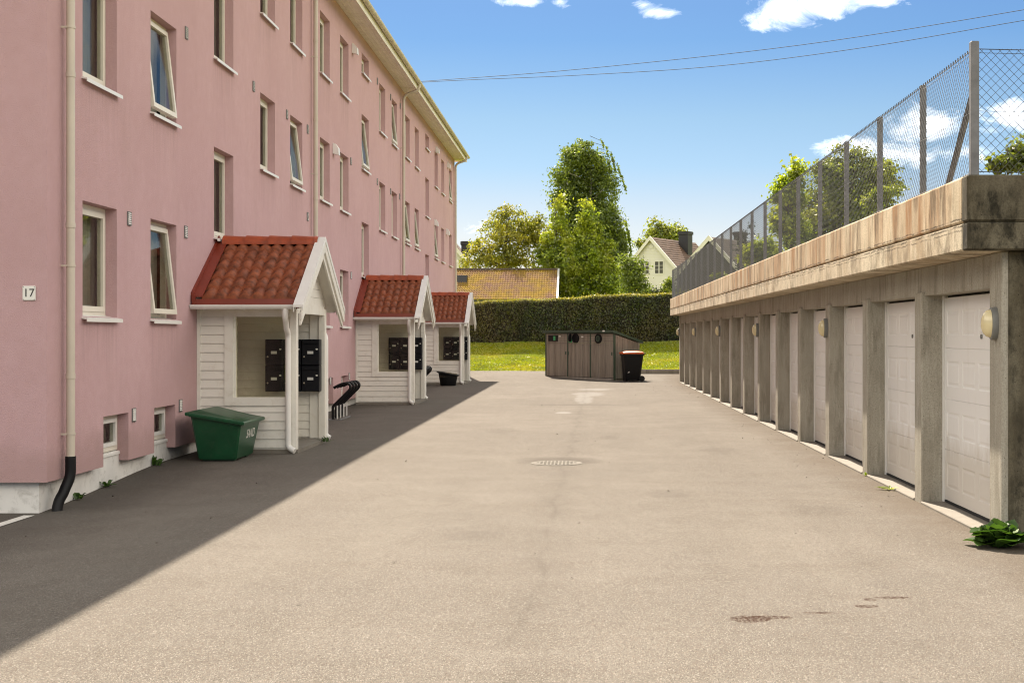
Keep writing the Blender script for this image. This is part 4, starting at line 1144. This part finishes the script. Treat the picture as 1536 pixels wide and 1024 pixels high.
b=(PX(957,0,78)[0],78,H(3,78))
make_tree('willow_shrub','loose pale green shrub with drooping branches in front of the white house','shrub',b,clumps_px(b,78,[(950,405,10,22),(958,420,12,20),(944,432,14,14),(965,435,12,10),(940,395,10,20),(960,392,7,8)],.5,5),5000,.14,M['leaf_birch'],M['bark'],.05,sub=.2,fill=.3,seed=25,droop=.5)
b=(PX(1005,0,79)[0],79,H(4.8,79))
make_tree('garden_shrub','small spiky green shrub at the foot of the white house','shrub',b,clumps_px(b,79,[(1003,432,7,8),(1012,438,6,6),(1004,422,3,5)],.3,6),1500,.13,M['leaf_mid'],M['bark'],.04,sub=.12,seed=26)
b=(PX(985,0,79)[0],80,H(4.1,80))
make_tree('garden_shrub','low rounded olive shrub row just above the right end of the hedge','shrub',b,clumps_px(b,80,[(975,440,10,5),(990,439,10,5),(1004,441,8,4)],.3,7),2200,.11,M['leaf_hedge'],M['bark'],.04,sub=.12,seed=27)
b=(PX(993,0,170)[0],170,5.0)
make_tree('ash_tree','small twin crowned green tree rising behind the white house ridge','tree',b,clumps_px(b,170,[(986,342,9,12),(978,350,9,10),(996,348,7,10),(1013,345,8,9),(1009,354,9,8),(990,356,14,8),(965,366,8,6),(1020,352,5,6)],1.2,8),4200,.36,M['leaf_mid'],M['bark'],.25,sub=.4,fill=.3,seed=28,per=18)
# beyond the garage roof
b=(PX(1262,0,53)[0],53,2.6)
make_tree('cherry_tree','large loose green tree standing behind the chain link fence','tree',b,clumps_px(b,53,[(1262,240,20,20),(1290,248,22,22),(1240,265,22,22),(1270,280,32,28),(1305,275,22,26),(1325,262,12,16),(1225,300,24,26),(1260,320,36,30),(1300,318,28,26),(1325,300,14,16),(1215,340,26,26),(1250,365,40,26),(1330,250,10,8),(1333,280,10,6)],1.0,9),20000,.15,M['leaf_mid'],M['bark'],.16,sub=.17,fill=.3,seed=29,per=34)
b=(PX(1190,0,50.5)[0],50.5,2.0)
make_tree('young_maple','slender light green tree with two upright shoots left of the cherry tree','tree',b,clumps_px(b,50.5,[(1197,248,5,12),(1195,268,8,14),(1180,276,9,10),(1170,292,9,12),(1190,300,16,18),(1178,330,18,20),(1195,355,18,26),(1165,300,6,8)],.5,10),7000,.15,M['leaf_maple'],M['bark'],.09,sub=.15,fill=.3,seed=30)
b=(PX(1140,0,47)[0],47,2.64)
make_tree('garden_shrub','bright green bush leaning over the parapet behind the fence','shrub',b,clumps_px(b,47,[(1130,380,10,10),(1148,372,10,12),(1158,382,10,10),(1140,392,12,8),(1120,388,6,6)],.4,11),3200,.13,M['leaf_maple'],M['bark'],.05,sub=.14,seed=31)
b=(PX(1076,0,42)[0],42,2.64)
make_tree('garden_shrub','tiny pale green bush at the parapet foot near the far fence end','shrub',b,clumps_px(b,42,[(1075,414,5,4),(1086,413,4,3)],.1,12),700,.08,M['leaf_maple'],M['bark'],.02,sub=.06,seed=32)
b=(PX(1512,0,15.2)[0],15.2,2.64)
make_tree('garden_shrub','young leafy shrub standing behind the fence corner at the right edge','shrub',b,clumps_px(b,15.2,[(1516,248,16,10),(1500,252,8,5),(1526,228,10,12),(1508,238,5,8),(1540,240,14,20),(1487,246,5,4),(1527,212,4,6),(1480,240,3,3)],.12,13),1900,.062,M['leaf_mid'],M['bark'],.018,sub=.045,fill=.35,seed=33,per=12,aspect=.55)
b=(PX(1338,0,40)[0],40,2.64)
make_tree('garden_shrub','low dark green bush on the garage roof below the fence wires','shrub',b,clumps_px(b,40,[(1330,288,14,6),(1345,285,8,4),(1312,300,14,10)],.2,14),1500,.10,M['leaf_mid'],M['bark'],.03,sub=.1,seed=34)
for px,lab,sd in ((1113,'left one of two dark columnar conifers behind the fence',35),(1127,'right one of two dark columnar conifers behind the fence',36)):
    b=(PX(px,0,62)[0],62,H(7,62)); top=HC+(VY-338)*62/F-b[2]
    cl=[(0,0,top*f,.36*(1-f**2.2)+.06,.36*(1-f**2.2)+.06,top*.09) for f in np.linspace(.12,.95,9)]
    make_tree('columnar_conifer',lab,'conifer',b,cl,3600,.10,M['leaf_dark'],M['bark'],.06,sub=.1,fill=.3,seed=sd,group='dark conifers beyond the fence',limbs=False)

# weeds: every one a small rosette of leaf blades
def weed(loc,n,ln,wd,label,seed,name='weed',up=.5,mat='leaf_weed'):
    rr_=random.Random(seed); m=MB()
    for k in range(n):
        a=rr_.uniform(0,2*PI); l=ln*rr_.uniform(.6,1.1); w=wd*rr_.uniform(.7,1.15); el=rr_.uniform(.15,1.25)*up*1.6
        d=Vector((math.cos(a),math.sin(a),0)); sd=Vector((-math.sin(a),math.cos(a),0)); base=Vector((rr_.gauss(0,ln*.16),rr_.gauss(0,ln*.16),0)); vs=[]
        for i in range(6):
            f=i/5; r=l*f; z=l*(math.sin(el)*f*1.25-.75*f*f*math.sin(el)*rr_.uniform(.7,1.1))+.01; c=base+d*(r*math.cos(el)+.0)+Vector((0,0,max(z,.006)))
            ww=w*math.sin(PI*(.08+.9*f))**.8*.5
            vs+=[c-sd*ww+Vector((0,0,ww*.35)),c,c+sd*ww+Vector((0,0,ww*.35))]
        m.add(vs,[(3*i+q,3*i+3+q,3*i+4+q,3*i+1+q) for i in range(5) for q in range(2)])
    o=m.build(name,M[mat],None,smooth=True,fix=False); o.location=loc; return tag(o,label,'weed')
def GP(px,py):
    Y=F*HC/(py-VY); x=(px-VX)*Y/F
    for _ in range(4): Y=F*(HC-gz(x,Y))/(py-VY); x=(px-VX)*Y/F
    return (x,Y,gz(x,Y)+.002)
p=GP(1492,822); w=weed((3.22,10.88,.0),62,.27,.23,'leafy green dock plant at the near corner of the garages',1,'dock_plant',.72)
w['category']='plant'
weed(GP(1332,735),12,.13,.03,'flat yellow green weed by the second garage threshold',2,up=.2,mat='leaf_maple')
weed(GP(1299,714),10,.10,.02,'small yellow grass tuft at the foot of the third garage pier',3,up=.7,mat='leaf_maple')
weed((XW-.06,17.75,gz(XW,17.75)),12,.20,.06,'green weed under the second cellar window of the pink building',4,up=.7)
weed((XW-.06,15.95,gz(XW,15.95)),9,.13,.05,'small green weed below the nearest cellar window',5,up=.5)
weed((XW-.06,15.05,gz(XW,15.05)),8,.12,.05,'small green weed near the black drain hose',6,up=.9)
weed((XW+DX+.08,21.2,.02),26,.16,.015,'grass tuft growing along the step of the nearest porch',7,'grass_tuft',.8)
# lawn grass
ng=60000; X=RNG.uniform(-9,8.5,ng); T=RNG.random(ng)**.9*11.6; Yg=np.array([edge_y(a) for a in X])-.05+T; Zg=np.array([H(a,c) for a,c in zip(X,Yg)])
keep=~((X>3.1)&(Yg<49))
P=np.stack([X,Yg,Zg+.02],1)[keep]; N=np.stack([RNG.normal(size=ng),-.8+RNG.normal(size=ng),.7+.4*RNG.random(ng)],1)[keep]
o=leaf_mesh('grass',P,N,.09*(.6+.8*RNG.random(len(P))),M['grass_blade'],None,.35); tag(o,'short yellow green lawn grass on the bank below the hedge','grass',kind='stuff')
nl=420; side=RNG.random(nl)
X=np.where(side<.35,-5.2+np.abs(RNG.normal(size=nl))*.5,np.where(side<.7,3.2-np.abs(RNG.normal(size=nl))*.35,RNG.uniform(-4,3.1,nl))); Yg=RNG.uniform(6.5,46,nl)
P=np.stack([X,Yg,np.array([gz(a,c) for a,c in zip(X,Yg)])+.012],1); N=np.stack([RNG.normal(size=nl)*.3,RNG.normal(size=nl)*.3,np.ones(nl)],1)
o=leaf_mesh('leaf_litter',P,N,.03*(.4+.9*RNG.random(nl)),M['bark'],None,.6); tag(o,'scattered dry leaves and grit lying on the asphalt','leaf litter',kind='stuff')
# dark edging where the lawn meets the yard on the right
t=thing('kerb_edging','low dark timber edging between the right lawn and the yard','edging',(1.9,54.4,gz(2,54.4)))
m=MB(); m.bbox(0,6.2,0,.14,-.1,.17,.012); m.bbox(-.02,0.1,.15,1.8,-.1,.15,.012); m.build('board',M['boards'],t)

# ------------------------------------------------------------------ houses beyond the hedge
def gable_house(name,label,apex,yaw,half,rise,length,wall_h,mw,mr,windows=(),chimney=None,attic=True,over=.35,barge=.25):
    """local x across the gable (0 = ridge), local y along the ridge; gable at y=0 faces -y"""
    t=thing(name,label,'house',(apex[0],apex[1],apex[2]-rise-wall_h),yaw)
    m=MB(); zt=wall_h; zr=wall_h+rise
    m.prism([(-half,0),(half,0),(half,zt),(0,zr-.05),(-half,zt)],'y',0,length)
    z=.2
    while z<zr-.3:
        hw=half if z<zt else half*(zr-z)/rise
        m.box(-hw+.02,hw-.02,-.022,-.001,z,z+.012); z+=.16
    m.build('wall',mw,t)
    sl=rise/half; th=.16
    m=MB()
    for s in (-1,1):
        e=half+over; ze=zt-over*sl; nr=16
        for i in range(nr):
            f0,f1=i/nr,(i+1)/nr
            a=(s*e*(1-f0),ze+(zr-ze)*f0+.06); c=(s*e*(1-f1),ze+(zr-ze)*f1+.02)
            m.prism([a,c,(c[0],c[1]+th*.5),(a[0],a[1]+th*.5)],'y',-over,length+over)
    rf=m.build('roof',mr,t)
    m=MB()
    for s in (-1,1):
        e=half+over; ze=zt-over*sl
        for yy in (-over-.05,length+over+.02): m.prism([(0,zr+.16),(s*e,ze+.16),(s*e,ze-barge),(0,zr-barge)],'y',yy,yy+.03)
        m.prism([(0,zr+.2),(s*e,ze+.2),(s*e,ze+.165),(0,zr+.165)],'y',-over-.07,-over+.15)
    m.build('barge_board',M['house_white'],t)
    for (x,z,w,h) in windows:
        m=MB(); m.box(x-w/2-.09,x+w/2+.09,-.08,-.025,z-.09,z); m.box(x-w/2-.09,x+w/2+.09,-.08,-.025,z+h,z+h+.1)
        m.box(x-w/2-.09,x-w/2,-.08,-.025,z,z+h); m.box(x+w/2,x+w/2+.09,-.08,-.025,z,z+h); m.box(x-.05,x+.05,-.075,-.025,z,z+h)
        for q in (1,2): m.box(x-w/2,x-.05,-.065,-.04,z+h*q/3-.02,z+h*q/3+.02); m.box(x+.05,x+w/2,-.065,-.04,z+h*q/3-.02,z+h*q/3+.02)
        wi=m.build('window',M['house_white'],t)
        m=MB(); m.box(x-w/2,x+w/2,-.036,-.024,z,z+h); m.build('pane',M['house_grey'],wi)
    if attic:
        m=MB(); m.prism([(-.22,zr-1.1),(.22,zr-1.1),(.22,zr-.85),(0,zr-.6),(-.22,zr-.85)],'y',-.06,-.024); m.build('attic_vent',M['house_white'],t)
    if chimney:
        x,y,zb,zt_,w=chimney
        m=MB(); m.box(x-w/2,x+w/2,y-w/2,y+w/2,zb,zt_); m.box(x-w/2-.08,x+w/2+.08,y-w/2-.08,y+w/2+.08,zt_-.35,zt_-.05); m.build('chimney',M['chimney_dark'],t)
    return t
ap=PX(977,357,150)
gable_house('white_house','white boarded gable house with brown tiled roof and black chimney beyond the hedge',ap,-math.radians(30),3.5,3.75,10.5,4.2,M['house_white'],M['house_tile'],((-.75,4.15,.95,1.25),(.95,4.15,.95,1.25)),(1.0,6.3,5.6,9.0,1.15))
ap=PX(1066,357,122)
gable_house('dark_house','dark grey gable house with white barge boards behind the chain link fence',ap,-math.radians(32),3.3,3.3,11,3.2,M['house_grey'],M['dark_roof'],(),(-1.2,8.4,4.5,7.6,.9),attic=False)
ap=PX(657,341,130)
gable_house('white_house','white gable house with black chimney peeking out behind the far end of the pink building',ap,0,3.4,4.0,9,3.6,M['house_white'],M['house_tile'],((.2,3.7,1,1.2),),(2.2,4.5,4.2,6.6,.8))
# low outbuilding with mossy tiles, its roof slope facing the yard
t=thing('mossy_roofed_garage','low outbuilding with moss covered tiled roof beyond the hedge','outbuilding',(-7.0,92.0,0))
XR0,XR1=-7.0,5.14; ZE,ZR,RUN=3.95,6.08,4.1; zg=H(-6,92)
m=MB(); m.prism([(.5,zg-.3),(RUN*2-.5,zg-.3),(RUN*2-.5,ZE+.1),(RUN,ZR-.15),(.5,ZE+.1)],'x',XR0+.3,XR1-.3); m.build('wall',M['house_white'],t)
m=MB(); nr=14; p=.165
nx=int((XR1-XR0)/p*4)
for r in range(nr):
    for (q,lift) in ((0,.0),(0.02,.05),(1.,.005)):
        f=(r+q)/nr
        for i in range(nx+1):
            x=XR0+(XR1-XR0)*i/nx; m.v.append((x,RUN*f,ZE+(ZR-ZE)*f+lift+.03*(1+math.cos(i*PI/2))))
for r in range(nr*3-1):
    for i in range(nx): a=r*(nx+1)+i; m.f.append([a,a+1,a+nx+2,a+nx+1]); m.m.append(0)
m.quad((XR0,RUN,ZR),(XR1,RUN,ZR),(XR1,RUN*2,ZE),(XR0,RUN*2,ZE))
m.build('roof',M['moss_tile'],t)
m=MB(); m.box(XR0,XR1,RUN-.12,RUN+.12,ZR+.03,ZR+.13); m.build('ridge',M['dark_roof'],t)
m=MB(); m.prism([(-.05,ZE+.12),(RUN,ZR+.12),(RUN*2+.05,ZE+.12),(RUN*2+.05,ZE-.12),(RUN,ZR-.12),(-.05,ZE-.12)],'x',XR1+.002,XR1+.13); m.build('barge_board',M['house_white'],t)
m=MB(); m.box(XR0,XR1,-.10,-.02,ZE-.14,ZE-.02); m.build('gutter',M['chimney_dark'],t)
m=MB(); hx=(690-VX)*93.2/F+7.0; m.prism([(RUN*.56,ZE+1.2),(RUN*.8,ZE+1.72),(RUN*.6,ZE+1.72)],'x',hx-.3,hx+.35); m.build('roof_vent',M['chimney_dark'],t)

# ------------------------------------------------------------------ overhead wires
for lab,pts in (('upper of two thin overhead wires crossing the sky',[(380,140,70),(645,121.5,60),(870,104,56),(1200,68,52),(1536,15,47),(1800,-35,44)]),
                ('lower of two thin overhead wires crossing the sky',[(380,140,71),(645,123,61),(870,113,57),(1080,99,54),(1300,71,51),(1536,31,48),(1800,-12,45)])):
    m=MB(); P3=[Vector(PX(*p)) for p in pts]; out=[]
    for i in range(len(P3)-1):
        p0=P3[max(i-1,0)];p1=P3[i];p2=P3[i+1];p3=P3[min(i+2,len(P3)-1)]
        for k in range(8):
            tt=k/8; out.append(.5*((2*p1)+(p2-p0)*tt+(2*p0-5*p1+4*p2-p3)*tt*tt+(3*p1-p0-3*p2+p3)*tt**3))
    out.append(P3[-1]); m.tube(out,.011,5); tag(m.build('overhead_wire',M['rubber'],None),lab,'wire','overhead wires')

# ------------------------------------------------------------------ light
SUN=Vector((-.135,.70,.69)).normalized()
el=math.asin(SUN.z); az=math.atan2(SUN.x,SUN.y)
ld=bpy.data.lights.new('sun','SUN'); ld.energy=5.0; ld.angle=math.radians(.53); ld.color=(1,.88,.73)
lo=bpy.data.objects.new('sun',ld); COL.objects.link(lo); lo.rotation_euler=SUN.to_track_quat('Z','Y').to_euler()
w=bpy.data.worlds.new('World'); scene.world=w; w.use_nodes=True
nt=w.node_tree; nt.nodes.clear()
class WN(NT):
    def __init__(s): s.t=nt; s.n=nt.nodes; s.l=nt.links; s._c=None
n=WN()
sky=n.new('ShaderNodeTexSky',sky_type='NISHITA'); sky.sun_disc=False; sky.sun_elevation=el; sky.sun_rotation=az; sky.air_density=1.0; sky.dust_density=.3; sky.ozone_density=2.0
tc=n.new('ShaderNodeTexCoord'); dx,dy,dz=n.sep(tc.outputs['Generated'])
# tint by elevation: deep blue higher up, pale near the horizon
tint=n.ramp(n.math('MULTIPLY',dz,2.0),[(0.,(.42,.37,.37)),(.144,(.38,.345,.365)),(.192,(.345,.335,.362)),(.238,(.295,.328,.368)),(.304,(.275,.318,.35)),(.412,(.195,.272,.35)),(.456,(.195,.268,.35)),(1.,(.4,.45,.45))])
base=n.mix(1.,sky.outputs[0],tint,'MULTIPLY')
yy=n.math('MAXIMUM',dy,.05); u=n.math('DIVIDE',dx,yy); v=n.math('DIVIDE',dz,yy)
cb=n.new('ShaderNodeCombineXYZ'); n.link(u,cb.inputs[0]); n.link(n.math('MULTIPLY',v,1.7),cb.inputs[1])
cn=n.noise(24,10,.68,cb.outputs[0],.5)
acc=None
for (px,py,rx,ry,wt) in ((1180,12,62,34,1),(1235,2,90,26,1),(1300,2,55,13,.9),(1140,42,26,12,.75),(985,18,34,12,.75),(965,8,22,14,.6),(785,2,34,9,.75),(840,3,18,9,.7),(1400,188,72,28,.95),(1345,192,36,22,.7),(1275,226,52,20,.9),(1340,235,80,20,.7),(1525,176,36,26,.9),(1480,195,50,20,.6),(712,352,60,24,.33),(1450,225,120,22,.6)):
    a=n.math('MULTIPLY',n.math('SUBTRACT',u,(px-VX)/F),F/rx); c=n.math('MULTIPLY',n.math('SUBTRACT',v,(VY-py)/F),F/ry)
    d=n.math('SUBTRACT',1.,n.math('SQRT',n.math('ADD',n.math('MULTIPLY',a,a),n.math('MULTIPLY',c,c))))
    d=n.math('MULTIPLY',n.math('MAXIMUM',n.math('ADD',d,.6),0),wt)
    acc=d if acc is None else n.math('MAXIMUM',acc,d)
cm=n.ramp(n.math('ADD',n.math('MULTIPLY',acc,.55),n.math('MULTIPLY',n.math('SUBTRACT',cn,.5),1.5)),[(.30,0.),(.50,.35),(.82,1.)])
cloudc=n.mix(n.ramp(cn,[(.35,0.),(.6,1.)]),(6.4,6.9,7.6),(9.6,9.6,9.6))
col=n.mix(n.math('MULTIPLY',cm,.92),base,cloudc)
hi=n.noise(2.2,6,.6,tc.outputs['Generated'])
cover=n.math('MULTIPLY',n.ramp(dz,[(.243,0.),(.30,1.),(.52,1.),(.74,.12)]),n.ramp(hi,[(.32,.8),(.54,1.)]))  # bright cloud band added above the view to fill the shaded walls
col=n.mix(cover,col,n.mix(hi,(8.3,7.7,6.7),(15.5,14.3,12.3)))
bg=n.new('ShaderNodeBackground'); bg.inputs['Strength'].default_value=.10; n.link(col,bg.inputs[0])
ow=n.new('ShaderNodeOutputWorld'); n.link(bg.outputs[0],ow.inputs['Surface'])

cd=bpy.data.cameras.new('camera'); cd.sensor_width=36; cd.lens=F/1536*36; cd.shift_x=-(VX-768)/1536; cd.shift_y=-(512-VY)/1536
cd.clip_start=.1; cd.clip_end=3000
co=bpy.data.objects.new('camera',cd); COL.objects.link(co); co.location=(0,0,HC); co.rotation_euler=(PI/2,0,0); scene.camera=co
scene.cycles.filter_width=1.1; scene.cycles.use_denoising=True; scene.cycles.use_adaptive_sampling=False; scene.cycles.denoising_input_passes='RGB_ALBEDO_NORMAL'; scene.cycles.denoising_prefilter='ACCURATE'
vs_=scene.view_settings; scene.display_settings.display_device='sRGB'; vs_.view_transform='Standard'; vs_.look='None'; vs_.gamma=1; vs_.use_curve_mapping=False; vs_.exposure=1.45
